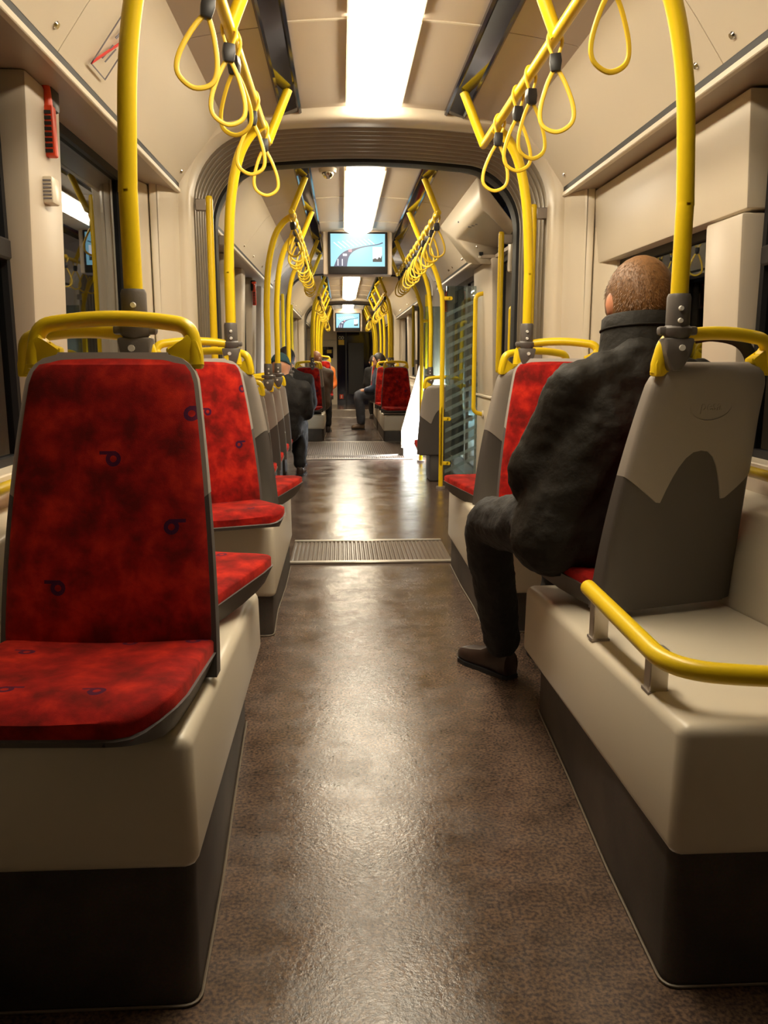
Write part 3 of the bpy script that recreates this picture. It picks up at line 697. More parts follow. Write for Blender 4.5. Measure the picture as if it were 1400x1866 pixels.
# ------------------------------------------------------------------ curved poles with clamp
BX, BZ = 0.45, 1.985
def pole(s, x, y, zc, label, group, floor_foot=False, top=(BX, BZ), r=0.0195, hx=None):
    z0 = 0.0 if floor_foot else zc + 0.07
    t = thing('grab_pole', label, 'pole', (s * x, y, 0 if floor_foot else zc - 0.05), group=group)
    oz = t.location.z
    dx = -s * (x - top[0])
    path = [(0, 0, z0 - oz), (0, 0, z0 - oz + 0.2)] + [(dx * q, 0, (1.45 + (top[1] - 1.45) * h) - oz) for q, h in ((0.0, 0.0), (0.10, 0.44), (0.33, 0.75), (0.64, 0.915), (1.0, 1.0))]
    if floor_foot: path.insert(1, (0, 0, 0.7))
    bm = B(); tube(bm, crom(path, 5), r, 14); obj('tube', bm, 'yellow', t)
    if floor_foot:
        bm = B(); cyl(bm, (0, 0, 0.001), (0, 0, 0.02), 0.04, 16); obj('foot_flange', bm, 'steel_plate', t)
    else:
        k = 1.0; o = Vector((0, 0, 0.05))
        bm = B(); tube(bm, [o + Vector((0, 0, z)) for z in (0.012, 0.02, 0.08, 0.088)], [0.024, 0.0265, 0.0265, 0.0235], 16); sl = obj('clamp_sleeve', bm, 'connector_grey', t)
        for zz in (0.055, 0.028):
            bm = B(); cyl(bm, o + Vector((-s * 0.004, -0.024, zz)), o + Vector((-s * 0.004, -0.031, zz)), 0.0062, 10, 0.005); obj('bolt', bm, 'sign_white', sl)
        bm = B(); tube(bm, [o + Vector((0, 0, z)) for z in (-0.012, 0.0, 0.012, 0.018)], [0.024, 0.034, 0.034, 0.027], 18, flat=0.85)
        box(bm, -0.045, 0.045, -0.012, 0.012, 0.046, 0.066, 0.006, 2); obj('clamp_collar', bm, 'connector_grey', t)
        bm = B(); w0 = 0.036
        prism(bm, [(-w0, 0.04), (w0, 0.04), (0.030, 0.005), (s * -0.004 + 0.012, -0.035), (s * -0.004 - 0.012, -0.035), (-0.030, 0.005)], 'y', -0.024, 0.024, 0.007, 2); cw = obj('clamp_wedge', bm, 'connector_grey', t)
        bm = B(); cyl(bm, (s * 0.004, -0.023, 0.018), (s * 0.004, -0.029, 0.018), 0.007, 10); obj('bolt', bm, 'sign_white', cw)
    return t
GP = 'curved yellow grab poles'
pole(-1, 0.585, 1.80, 1.155, 'thick curved yellow pole clamped behind the large near left seat', GP)
pole(1, 0.612, 1.900, 1.158, 'thick curved yellow pole clamped to the seat behind the man in black', GP)
pole(-1, 0.595, 3.41, 1.155, 'curved yellow pole clamped to the second left seat, before the nearest arch', GP)
pole(1, 0.60, 3.41, 1.155, 'curved yellow pole clamped to the red seat facing the man, before the nearest arch', GP)
pole(-1, 0.625, 5.45, 0.985, 'curved yellow pole on the left past the first arch, nearest of three', GP)
pole(-1, 0.62, 6.2, 0.985, 'curved yellow pole on the left past the first arch, middle of three', GP)
pole(-1, 0.625, 7.6, 0.985, 'curved yellow pole on the left past the first arch, farthest of three', GP)
pole(1, 0.695, 7.07, 0, 'yellow floor pole holding the near edge of the striped glass screen', GP, True)
pole(1, 0.655, 7.62, 0.945, 'curved yellow pole clamped to the grey-backed seat behind the glass screen', GP)
pole(1, 0.70, 8.95, 0, 'yellow floor pole with a plain glass screen beside the bright white panel', GP, True)
for k, yy in enumerate((11.85, 12.5, 13.9, 15.2)):
    pole(-1, 0.56, yy, 1.04, 'far curved yellow pole on the left between second and third arches, %s' % ('nearest', 'second', 'third', 'last')[k], 'far curved poles')
    pole(1, 0.56, yy, 1.04, 'far curved yellow pole on the right between second and third arches, %s' % ('nearest', 'second', 'third', 'last')[k], 'far curved poles')
for k, yy in enumerate((17.7, 18.6, 19.6)):
    pole(1, 0.60, yy, 1.0, 'thin distant yellow pole right of the cab door, %s' % ('nearest', 'middle', 'farthest')[k], 'distant poles')
    pole(-1, 0.60, yy, 1.0, 'thin distant yellow pole left of the cab door, %s' % ('nearest', 'middle', 'farthest')[k], 'distant poles')

# ------------------------------------------------------------------ strap rails along the ceiling with raked brackets
RAILS = [(-0.8, 3.68, (-0.6, 1.0, 2.47, 3.66)), (5.3, 9.12, (5.32, 6.5, 8.0, 9.05)), (11.4, 15.6, (11.45, 12.8, 14.2, 15.5)), (17.4, 20.3, (17.5, 18.4, 19.3, 20.2))]
for i, (a, b_, br) in enumerate(RAILS):
    for s in (-1, 1):
        t = thing('strap_rail', 'yellow overhead strap rail with slanted brackets on the %s, %s' % ('left' if s < 0 else 'right', ('before the first arch', 'between first and second arches', 'between second and third arches', 'beyond the third arch')[i]), 'handrail', (s * BX, a, BZ), group='overhead strap rails')
        bm = B(); L = b_ - a; tube(bm, [(0, 0, 0), (0, 0.004, 0), (0, L - 0.004, 0), (0, L, 0)], [0.013, 0.0165, 0.0165, 0.013], 14); obj('tube', bm, 'yellow', t)
        for y in br:
            bm = B(); e = Vector((-s * (BX - 0.362), y - a, 2.186 - BZ)); tube(bm, [(0, y - a, -0.004), e], 0.0185, 14)
            obj('ceiling_bracket', bm, 'yellow', t)

# ------------------------------------------------------------------ hanging straps
def make_strap():
    t = thing('hanging_strap', '', 'strap')
    bm = B(); pts = crom([(0.0, 0, -0.075), (0.026, 0, -0.125), (0.046, 0, -0.19), (0.040, 0, -0.232), (0.0, 0, -0.252), (-0.040, 0, -0.232), (-0.046, 0, -0.19), (-0.026, 0, -0.125), (0.0, 0, -0.075)], 5)
    tube(bm, pts, 0.0042, 8, flat=1.5, up=(0, 1, 0)); obj('loop', bm, 'yellow_rubber', t)
    bm = B(); r = 0.020
    c = [(r * math.sin(2 * PI * k / 14) if True else 0, 0.006 * math.sin(2 * PI * k / 14 * 1.0), r * math.cos(2 * PI * k / 14)) for k in range(15)]
    tube(bm, crom([(0.006, 0.004, -0.055), (0.020, 0.004, -0.012), (0.013, 0, 0.016), (0, 0, 0.0215), (-0.013, 0, 0.016), (-0.020, -0.004, -0.012), (-0.006, -0.004, -0.055)], 4), 0.0048, 8); obj('knot', bm, 'yellow_rubber', t)
    bm = B(); prism(bm, [(-0.013, -0.092), (0.013, -0.092), (0.0175, -0.066), (0.015, -0.044), (-0.015, -0.044), (-0.0175, -0.066)], 'y', -0.012, 0.012, 0.003, 2); obj('clip', bm, 'black_plastic', t)
    return t
strap0 = make_strap(); fs = [True]
def strap(s, y, rz, label, group, tilt=0.0):
    if fs[0]: o = strap0; fs[0] = False
    else: o = copy_tree(strap0)
    o.location = (s * BX, y, BZ); o.rotation_euler = (random.uniform(-0.05, 0.05), tilt, rz); tag(o, label, 'strap', group)
ordn = ('nearest', 'second', 'third', 'last')
for k, (y, rz, tl) in enumerate(((2.17, 0.25, 0.22), (2.46, 0.3, 0.05), (2.55, -0.3, 0.0), (3.08, 0.1, 0.06), (3.44, 0.2, -0.04))): strap(-1, y, rz, 'yellow strap loop on the left rail before the first arch, %s of five' % ('nearest', 'second', 'third', 'fourth', 'farthest')[k], 'hanging straps before the first arch', tl)
for k, (y, rz, tl) in enumerate(((1.98, 0.2, 0.0), (2.49, -0.2, -0.06), (2.79, 0.25, -0.05), (2.98, 0.1, 0.0), (3.31, -0.1, 0.06))): strap(1, y, rz, 'yellow strap loop on the right rail before the first arch, %s of five' % ('nearest', 'second', 'third', 'fourth', 'farthest')[k], 'hanging straps before the first arch', tl)
ORD = ('nearest', 'second', 'third', 'fourth', 'fifth', 'sixth', 'seventh', 'eighth', 'ninth', 'tenth', 'eleventh', 'twelfth', 'thirteenth', 'farthest')
for s in (-1, 1):
    nm = 'left' if s < 0 else 'right'
    for k in range(14): strap(s, 5.42 + 0.02 * (k % 3) + 0.255 * k, random.uniform(-0.5, 0.5), 'yellow strap loop in the %s row between first and second arches, %s' % (nm, ORD[k]), 'straps between first and second arches, %s' % nm, random.uniform(-0.08, 0.08))
    for k in range(12): strap(s, 11.6 + 0.32 * k, random.uniform(-0.5, 0.5), 'tiny yellow strap loop in the %s row between second and third arches, %s' % (nm, ORD[k] if k < 11 else 'farthest'), 'straps between second and third arches, %s' % nm, random.uniform(-0.08, 0.08))
    for k in range(6): strap(s, 17.6 + 0.4 * k, random.uniform(-0.5, 0.5), 'tiny far strap loop in the %s row beyond the third arch, %s' % (nm, ORD[k] if k < 5 else 'farthest'), 'straps beyond the third arch, %s' % nm)

# ------------------------------------------------------------------ information screens
def screen(y, w, h, zt, label):
    t = thing('information_screen', label, 'screen', (0, y, zt - h), group='information screens')
    bm = B(); box(bm, -w / 2 - 0.045, w / 2 + 0.045, 0.03, 0.22, -0.005, 2.222 - (zt - h), 0.015, 2); obj('housing', bm, 'ceiling_beige', t)
    bm = B(); box(bm, -w / 2, w / 2, 0.0, 0.06, 0.0, h, 0.008, 2); obj('bezel', bm, 'black_plastic', t)
    x0, x1, z0, z1 = -w / 2 + 0.022, w / 2 - 0.022, 0.065 * h / 0.36, h - 0.018; W, H = x1 - x0, z1 - z0
    bm = B(); box(bm, x0, x1, -0.0012, 0.001, z0, z1); pn = obj('display', bm, 'screen_sky', t, smooth=False)
    q = lambda u, v: (x0 + u * W, z0 + v * H)
    def flat(name, pts, mat, d=0.002):
        bm = B(); prism(bm, [q(*p) for p in pts], 'y', -d - 0.0006, -d); obj(name, bm, mat, pn, smooth=False)
    lo = [(0.30, 0.0), (0.315, 0.16), (0.34, 0.30), (0.40, 0.43), (0.50, 0.53), (0.62, 0.59), (0.78, 0.635), (0.88, 0.665), (0.965, 0.715)]
    hi = [(0.955, 0.745), (0.88, 0.695), (0.78, 0.665), (0.62, 0.625), (0.50, 0.58), (0.36, 0.52), (0.27, 0.47), (0.18, 0.36), (0.11, 0.20), (0.06, 0.0)]
    n = len(lo)
    bm = B()
    L = [Vector((*q(*p),)) for p in lo]; Hh = [Vector((*q(*p),)) for p in hi[::-1]]
    Lx = crom([(p.x, 0, p.y) for p in L], 4); Hx = crom([(p.x, 0, p.y) for p in Hh], 4); m = min(len(Lx), len(Hx))
    def rs(P, k): f = k * (len(P) - 1) / 30; i = min(int(f), len(P) - 2); return P[i].lerp(P[i + 1], f - i)
    grid(bm, [[(p.x, -0.0024, p.z) for p in (rs(Lx, k) for k in range(31))], [(p.x, -0.0024, p.z) for p in (rs(Hx, k) for k in range(31))]]); obj('route_line', bm, 'screen_road', pn, smooth=False)
    for k in range(9):
        u = 0.20 + 0.075 * k; v = 0.53 + 0.03 * k - 0.0015 * k * k; ln = 0.17 - 0.005 * k
        flat('stop_name', [(u, v), (u - ln * 0.85, v + ln * 1.15), (u - ln * 0.85 + 0.008, v + ln * 1.15 + 0.018), (u + 0.008, v + 0.018)], 'screen_white')
    flat('tram_mark', [(0.225, 0.32), (0.30, 0.32), (0.30, 0.385), (0.225, 0.385)], 'screen_white', 0.003)
    flat('stop_mark', [(0.33, 0.44), (0.39, 0.44), (0.39, 0.53), (0.33, 0.53)], 'screen_pink', 0.003)
    flat('picture', [(0.775, 0.14), (0.945, 0.14), (0.945, 0.60), (0.775, 0.60)], 'screen_white', 0.003)
    flat('picture_crowd', [(0.775, 0.14), (0.945, 0.14), (0.945, 0.36), (0.92, 0.25), (0.89, 0.30), (0.86, 0.22), (0.82, 0.26), (0.775, 0.22)], 'screen_dark', 0.0038)
    for k, u in enumerate((0.135, 0.215)):
        p = q(u, 0.11); text_obj('line_number', '1', H * 0.30, 'screen_white', pn, Matrix.Translation((p[0], -0.0042, p[1])) @ Matrix.Rotation(PI / 2, 4, 'X'))
    return t
screen(7.62, 0.525, 0.36, 2.206, 'blue route-map information screen hanging past the first arch')
screen(19.15, 0.56, 0.40, 2.13, 'small far blue route-map screen above the cab door')

# ------------------------------------------------------------------ small fittings
for sd, nm in ((-1, 'left'), (1, 'right')):
    t = thing('window_rail', 'short yellow rail below the near %s window, beside the podium' % nm, 'rail', (sd * 0.955, 1.55, 0.80), group='window rails')
    bm = B(); tube(bm, [(0, 0, 0), (0, 0.006, 0), (0, 0.644, 0), (0, 0.65, 0)], [0.01, 0.015, 0.015, 0.01], 12); obj('bar', bm, 'yellow', t)
    for y in (0.08, 0.57):
        bm = B(); box(bm, *sorted((sd * 0.005, sd * 0.05)), y - 0.012, y + 0.012, -0.010, 0.010, 0.003, 1); obj('bracket', bm, 'yellow', t)
# guard rail on the near right podium
t = thing('guard_rail', 'low curved yellow guard rail on the near right podium', 'rail', (0.43, 1.45, 0.48))
bm = B(); pth = fillet([(-0.012, 0.40, 0.095), (-0.012, -0.10, 0.085), (0.16, -0.145, 0.085), (0.42, -0.145, 0.085)], 0.14, 10); tube(bm, [(-0.012, 0.405, 0.095)] + pth, [0.012] + [0.0185] * len(pth), 16); obj('tube', bm, 'yellow', t)
for (y, z, h) in ((0.37, -0.018, 0.0), (0.015, 0.0, 0.0)):
    bm = B(); box(bm, -0.010, 0.026, y - 0.016, y + 0.016, z, 0.085, 0.002, 1); obj('post', bm, 'aluminium', t)
    bm = B(); box(bm, -0.013, 0.029, y - 0.019, y + 0.019, z - 0.003, z + 0.003); obj('foot_plate', bm, 'steel_plate', t)
def hammer(x, y, z, s, label):
    t = thing('emergency_hammer', label, 'hammer', (x, y, z), rz=0)
    bm = B(); box(bm, -0.022, 0.022, -0.045, 0.03, -0.075, 0.02, 0.008, 2); obj('holder', bm, 'black_plastic', t)
    bm = B(); box(bm, s * 0.010 - 0.016, s * 0.010 + 0.016, -0.055, -0.02, -0.205, -0.07, 0.006, 2); hd = obj('handle', bm, 'hammer_red', t)
    for k in range(8):
        zz = -0.196 + 0.0145 * k; bm = B(); box(bm, s * 0.010 - 0.011, s * 0.010 + 0.011, -0.058, -0.054, zz, zz + 0.009); obj('grip_slot', bm, 'black_plastic', hd, smooth=False)
    bm = B(); tube(bm, [(s * 0.01, -0.04, -0.075), (s * 0.012, -0.045, -0.03), (s * 0.002, -0.04, 0.0)], [0.014, 0.010, 0.013], 10); box(bm, -0.012, 0.03, -0.055, -0.035, -0.012, 0.008, 0.004, 1); obj('head', bm, 'hammer_red', t)
hammer(-0.975, 2.56, 1.865, 1, 'orange-red emergency hammer on the near left window pillar')
hammer(-0.965, 8.02, 1.80, 1, 'small red emergency hammer far along the left windows')
hammer(0.965, 8.98, 1.80, -1, 'dim red emergency hammer seen through the striped glass screen')
t = thing('alarm_sounder', 'small ribbed cream box on the near left window pillar under the hammer', 'box', (-0.985, 2.50, 1.565))
bm = B(); box(bm, -0.005, 0.034, -0.03, 0.03, -0.036, 0.036, 0.006, 2); obj('case', bm, 'trim_light', t)
for k in range(6):
    bm = B(); box(bm, 0.004, 0.030, -0.0318, -0.0285, -0.026 + 0.0095 * k, -0.0215 + 0.0095 * k); obj('slot', bm, 'sign_grey', t, smooth=False)
# prohibition pictogram on the left coving
t = thing('pictogram_sticker', 'outlined pictogram with a red slash on the left coving panel', 'sticker', (0, 0, 0))
n_ = Vector((0.806, 0, -0.592)); up_ = Vector((0.592, 0, 0.806)); al_ = Vector((0, 1, 0)); c_ = Vector((-0.80, 2.62, 1.985))
def stick(pts, mat, name, d):
    bm = B(); a = [bm.verts.new(c_ + n_ * d + al_ * u + up_ * v) for u, v in pts]; b_ = [bm.verts.new(c_ + n_ * (d - 0.003) + al_ * u + up_ * v) for u, v in pts]
    k = len(pts); bm.faces.new(a); bm.faces.new(b_[::-1])
    for i in range(k): bm.faces.new((a[i], a[(i + 1) % k], b_[(i + 1) % k], b_[i]))
    obj(name, bm, mat, t, smooth=False)
w_, h_ = 0.07, 0.085
for p in (((-w_, -h_), (w_, -h_), (w_, -h_ + .003), (-w_, -h_ + .003)), ((-w_, h_), (w_, h_), (w_, h_ - .003), (-w_, h_ - .003)), ((-w_, -h_), (-w_ + .003, -h_), (-w_ + .003, h_), (-w_, h_)), ((w_, -h_), (w_ - .003, -h_), (w_ - .003, h_), (w_, h_))): stick(p, 'sign_grey', 'border', 0.004)
stick(((-w_, -h_), (-w_, -h_ + 0.013), (w_, h_), (w_, h_ - 0.013)), 'sign_red', 'red_slash', 0.005)
stick(((-0.028, 0.018), (-0.018, 0.018), (0.005, 0.072), (-0.004, 0.075)), 'sign_grey', 'pictogram_stroke', 0.004)
stick(((-0.03, -0.05), (-0.026, -0.05), (-0.010, 0.0), (-0.014, 0.0)), 'sign_grey', 'pictogram_stroke', 0.004)
stick(((0.0, -0.05), (0.004, -0.05), (0.02, 0.0), (0.016, 0.0)), 'sign_grey', 'pictogram_stroke', 0.004)
# dome camera
t = thing('dome_camera', 'small shiny dome camera on the ceiling just past the first arch', 'camera', (-0.225, 5.22, 2.21))
bm = B(); cyl(bm, (0, 0, 0.004), (0, 0, -0.018), 0.055, 20, 0.05); obj('base', bm, 'trim_light', t)
bm = B(); ball(bm, (0, 0, -0.018), 0.036); obj('dome', bm, 'chrome', t)
# striped glass screens beside the seat
t = thing('glass_screen', 'tall glass screen with pale slanted stripes on the right past the first arch', 'glass screen', (0.715, 7.07, 0.10), group='glass wind screens')
bm = B(); box(bm, 0.01, 0.34, -0.004, 0.004, 0.0, 1.60); obj('pane', bm, 'screen_glass', t, smooth=False)
for k in range(17):
    z = 0.03 + 0.088 * k; bm = B(); prism(bm, [(0.012, z), (0.338, z + 0.155), (0.338, z + 0.187), (0.012, z + 0.032)], 'y', -0.0052, -0.0044)
    if z + 0.19 < 1.6: obj('stripe', bm, 'stripe_glass', t, smooth=False)
    else: bm.free()
for z in (0.12, 0.50, 1.50):
    bm = B(); box(bm, -0.02, 0.045, -0.012, 0.012, z - 0.016, z + 0.016, 0.006, 2); cyl(bm, (0.045, -0.012, z), (0.045, 0.012, z), 0.016, 12); obj('clip', bm, 'yellow', t)
t = thing('glass_screen', 'smaller plain glass screen next to the bright white panel on the right', 'glass screen', (0.72, 8.95, 0.25), group='glass wind screens')
bm = B(); box(bm, 0.01, 0.30, -0.004, 0.004, 0.0, 1.40); obj('pane', bm, 'screen_glass', t, smooth=False)
for z in (0.5, 1.25):
    bm = B(); box(bm, -0.02, 0.045, -0.012, 0.012, z - 0.016, z + 0.016, 0.006, 2); obj('clip', bm, 'yellow', t)
# white partition on the second arch, lit by a door lamp
t = thing('partition_panel', 'brightly lit white partition panel with a slanted cream edge on the right by the second arch', 'panel', (0.55, 9.5, 0))
bm = B(); prism(bm, [(0.0, 0.10), (0.0, 0.30), (0.20, 1.02), (0.27, 1.02), (0.27, 0.0), (0.0, 0.0)], 'y', -0.02, 0.02, 0.004, 1); obj('sheet', bm, 'sign_white', t)
bm = B(); tube(bm, [(-0.012, -0.005, 0.10), (-0.012, -0.005, 0.30), (0.188, -0.005, 1.03)], 0.016, 8, flat=0.8); obj('edge_profile', bm, 'podium_cream', t)
t = thing('door_lamp', 'small white step lamp low on the right wall shining on the white partition', 'lamp', (0.955, 8.95, 0.48), rz=-0.7)
bm = B(); box(bm, -0.03, 0.012, -0.12, 0.12, -0.03, 0.03, 0.006, 2); obj('case', bm, 'black_plastic', t)
bm = B(); box(bm, -0.034, -0.031, -0.10, 0.10, -0.022, 0.022); obj('lens', bm, 'door_lamp', t, smooth=False)

# ------------------------------------------------------------------ cab end
e = bpy.data.objects.new('wall_end', None); COL.objects.link(e); struct(e, 'cream cab bulkhead at the far end')
bm = B(); box(bm, -1.12, -0.26, 20.72, 20.80, 0, 2.26); box(bm, 0.62, 1.12, 20.72, 20.80, 0, 2.26); box(bm, -0.26, 0.62, 20.72, 20.80, 1.76, 2.26); obj('bulkhead', bm, 'wall_beige', e, smooth=False)
bm = B(); box(bm, -1.1, -0.28, 20.708, 20.72, 1.56, 1.566); box(bm, -1.1, -0.28, 20.708, 20.72, 0.70, 0.706); obj('panel_joint', bm, 'sign_grey', e, smooth=False)
d = bpy.data.objects.new('door_2', None); COL.objects.link(d); struct(d, 'dark glossy cab door at the far end of the aisle')
bm = B(); box(bm, -0.25, 0.61, 20.71, 20.74, 0.0, 1.75); obj('leaf', bm, 'black_gloss', d, smooth=False)
bm = B(); box(bm, -0.05, -0.02, 20.698, 20.71, 0.0, 1.75); box(bm, 0.02, 0.40, 20.703, 20.71, 0.25, 1.50, 0.004, 1); obj('window_trim', bm, 'black_plastic', d, smooth=False)
bm = B(); box(bm, -0.22, -0.08, 20.700, 20.709, 1.45, 1.57); obj('yellow_sticker', bm, 'yellow_rubber', d, smooth=False)
for k in (-1, 1):
    bm = B(); tube(bm, [(-0.15 + k * 0.032 + 0.026 * math.cos(a), 20.704, 1.62 + 0.032 * math.sin(a)) for a in [2 * PI * j / 16 for j in range(16)]], 0.008, 6, closed=True); obj('number_sticker', bm, 'sign_white', d)
bm = B(); box(bm, -0.20, -0.11, 20.700, 20.709, 0.14, 0.25); st = obj('red_sticker', bm, 'hammer_red', d, smooth=False)
bm = B(); box(bm, -0.165, -0.145, 20.697, 20.7, 0.16, 0.23); obj('sticker_mark', bm, 'sign_white', st, smooth=False)
t = thing('ticket_display', 'small black display panel on the cream bulkhead left of the cab door', 'display', (-0.52, 20.70, 1.13))
bm = B(); box(bm, -0.17, 0.17, -0.03, 0.005, 0.0, 0.27, 0.01, 2); obj('case', bm, 'black_gloss', t)
bm = B(); box(bm, 0.02, 0.13, -0.034, -0.03, 0.12, 0.20); obj('sticker', bm, 'yellow_rubber', t, smooth=False)

# ------------------------------------------------------------------ people
def chain(bm, pts, seg=12):
    """round-ended limb: list of ((x,y,z), radius)"""
    P = [Vector(p) for p, r in pts]; R = [r for p, r in pts]
    c = crom([(*p,) for p in P], 4); rr = []
    for i in range(len(P) - 1):
        for k in range(4): rr.append(R[i] + (R[i + 1] - R[i]) * k / 4)
    rr.append(R[-1])
    d0 = (c[0] - c[1]).normalized(); d1 = (c[-1] - c[-2]).normalized()
    pre = [(c[0] + d0 * rr[0] * q, rr[0] * math.sqrt(max(0.01, 1 - q * q))) for q in (0.98, 0.8, 0.45)]
    post = [(c[-1] + d1 * rr[-1] * q, rr[-1] * math.sqrt(max(0.01, 1 - q * q))) for q in (0.45, 0.8, 0.98)]
    a = pre + list(zip(c, rr)) + post
    tube(bm, [p for p, r in a], [r for p, r in a], seg)
def cloth_tex(name, size):
    t = bpy.data.textures.new(name, 'CLOUDS'); t.noise_scale = size; t.noise_depth = 2; return t
TX = {}
def flesh(name, bm, mat, parent, voxel, wrinkle=0.0, wsize=0.09, smooth=6):
    o = obj(name, bm, mat, parent, angle=3.2)
    m = o.modifiers.new('remesh', 'REMESH'); m.mode = 'VOXEL'; m.voxel_size = voxel; m.use_smooth_shade = True
    m = o.modifiers.new('smooth', 'SMOOTH'); m.factor = 0.5; m.iterations = smooth
    if wrinkle:
        for sz, st in ((wsize, wrinkle), (wsize * 0.4, wrinkle * 0.45)):
            if sz not in TX: TX[sz] = cloth_tex('folds', sz)
            m = o.modifiers.new('folds', 'DISPLACE'); m.texture = TX[sz]; m.strength = st; m.mid_level = 0.5; m.texture_coords = 'LOCAL'
    return o
def lerp(a, b, t): return tuple(a[i] + (b[i] - a[i]) * t for i in range(3))
def person(label, hip, chest, head, face, kneeL, footL, toeL, kneeR, footR, toeR, elbL, hanL, elbR, hanR, shw=0.175, coat='coat_dark', legs='trousers_black', hair='hair_dark', shoe='shoe_brown', skin='skin', hr=0.085, style='short', hat=None, vox=0.014, fine=False, hem=0.0, side=None, group=None, bulk=1.0, coatw=0.012):
    """L and R are the person's own sides; positions are relative to the hip's floor point"""
    base = Vector((hip[0], hip[1], 0)); t = thing('person', label, 'person', base, group=group)
    v = lambda p: tuple(Vector(p) - base)
    hip, chest, head = v(hip), v(chest), v(head); f = Vector(face).normalized()
    kneeL, footL, toeL, kneeR, footR, toeR, elbL, hanL, elbR, hanR = map(v, (kneeL, footL, toeL, kneeR, footR, toeR, elbL, hanL, elbR, hanR))
    lat = Vector(side).normalized() if side else Vector((0, 0, 1)).cross(f)          # points to the person's left
    lat.z = 0; lat.normalize()
    sh = Vector(chest) + Vector((0, 0, 0.13)); dz_ = Vector((0, 0, 0.028)); shL = tuple(sh + lat * shw - dz_); shR = tuple(sh - lat * shw - dz_)
    hpL = tuple(Vector(hip) + lat * 0.085); hpR = tuple(Vector(hip) - lat * 0.085)
    nk = tuple(Vector(sh) + Vector((0, 0, 0.05)))
    H = Vector(head)
    def headmesh(bm, k=1.0):
        ball(bm, (0, 0, 0), 1.0, hr * k, hr * 1.16 * k, hr * 1.32 * k, 20, 14)
    # one continuous body: torso, limbs, neck, head with nose, brow, chin and ears, and hands with five fingers
    bm = B()
    for s_ in (-1, 0, 1):
        o_ = lat * (0.075 * s_)
        chain(bm, [(tuple(Vector(hip) + o_), 0.085), (lerp(tuple(Vector(hip) + o_), tuple(Vector(chest) + o_), 0.5), 0.08), (tuple(Vector(chest) + o_), 0.085), (tuple(sh + o_ * 1.2), 0.05)])
    chain(bm, [(shL, 0.05), (elbL, 0.04), (hanL, 0.026)]); chain(bm, [(shR, 0.05), (elbR, 0.04), (hanR, 0.026)])
    chain(bm, [(hpL, 0.085), (kneeL, 0.055), (lerp(kneeL, footL, 0.35), 0.052), (footL, 0.035)]); chain(bm, [(hpR, 0.085), (kneeR, 0.055), (lerp(kneeR, footR, 0.35), 0.052), (footR, 0.035)])
    chain(bm, [(tuple(sh), 0.06), (nk, 0.052), (tuple(H - f * 0.015), 0.055)])
    q = Vector((0, 1, 0)).rotation_difference(Vector((f.x, f.y, f.z)))
    hb = B(); headmesh(hb)
    ball(hb, (0, hr * 1.12, -hr * 0.10), 0.016, 0.8, 1, 1.5); ball(hb, (0, hr * 0.75, -hr * 0.85), 0.045, 1.0, 0.9, 0.8); ball(hb, (0, hr * 1.02, hr * 0.25), 0.03, 1.9, 0.6, 0.5); ball(hb, (0, hr * 1.02, -hr * 0.55), 0.017, 1.5, 0.7, 0.6)
    for s_ in (-1, 1): ball(hb, (s_ * hr * 1.0, -0.004, -hr * 0.12), 0.030, 0.35, 0.62, 1.05)
    bmesh.ops.transform(hb, matrix=Matrix.Translation(H) @ q.to_matrix().to_4x4(), verts=hb.verts[:])
    me_ = bpy.data.meshes.new('tmp'); hb.to_mesh(me_); hb.free(); bm.from_mesh(me_); bpy.data.meshes.remove(me_)
    for el, ha, s_ in ((elbL, hanL, 1), (elbR, hanR, -1)):
        d = (Vector(ha) - Vector(el)).normalized(); a = Vector(ha); w_ = lat * s_; dn = Vector((0, 0, -1))
        chain(bm, [(tuple(a), 0.026), (tuple(a + d * 0.045), 0.030), (tuple(a + d * 0.08), 0.028)])
        for j, (off, ln) in enumerate(((-0.027, 0.062), (-0.009, 0.072), (0.009, 0.068), (0.027, 0.05))):
            b0 = a + d * 0.085 + w_ * off; b1 = b0 + d * ln * 0.5 + dn * 0.012; b2 = b1 + d * ln * 0.32 + dn * 0.026
            chain(bm, [(tuple(b0), 0.0095), (tuple(b1), 0.009), (tuple(b2), 0.0078)], 8)
        b0 = a + d * 0.03 - w_ * 0.028; chain(bm, [(tuple(b0), 0.011), (tuple(b0 + d * 0.03 - w_ * 0.018), 0.0098), (tuple(b0 + d * 0.055 - w_ * 0.014 + dn * 0.012), 0.0085)], 8)
    body = flesh('body', bm, skin, t, 0.0065 if fine else vox * 0.75, smooth=3)
    for s_ in (-1, 1):
        bm = B(); c = H + q @ Vector((s_ * hr * 0.38, hr * 1.05, hr * 0.05)); ball(bm, c, 0.0125, u=10, v=8); ey = obj('eye', bm, 'sign_white', body)
        bm = B(); ball(bm, c + q @ Vector((0, 0.0095, 0)), 0.006, u=8, v=6); obj('iris', bm, 'black_plastic', ey)
    # coat
    bm = B(); g = coatw
    for s_ in (-1, 0, 1):
        o_ = lat * (0.085 * s_ * bulk)
        chain(bm, [(tuple(Vector(hip) + o_ * 1.1 + Vector((0, 0, -hem))), 0.105 + g), (lerp(tuple(Vector(hip) + o_), tuple(Vector(chest) + o_), 0.45), 0.10 * bulk + g), (tuple(Vector(chest) + o_), 0.10 * bulk + g), (tuple(sh + o_ * 1.15 - Vector((0, 0, 0.012))), 0.062 + g)])
    for S, E_, Hn in ((shL, elbL, hanL), (shR, elbR, hanR)):
        chain(bm, [(S, 0.062 + g), (lerp(S, E_, 0.55), 0.056 + g), (E_, 0.052 + g), (lerp(E_, Hn, 0.93), 0.036 + g * 0.8)])
    chain(bm, [(tuple(sh + Vector((0, 0, 0.0))), 0.085), (tuple(sh + Vector((0, 0, 0.045))), 0.072)])
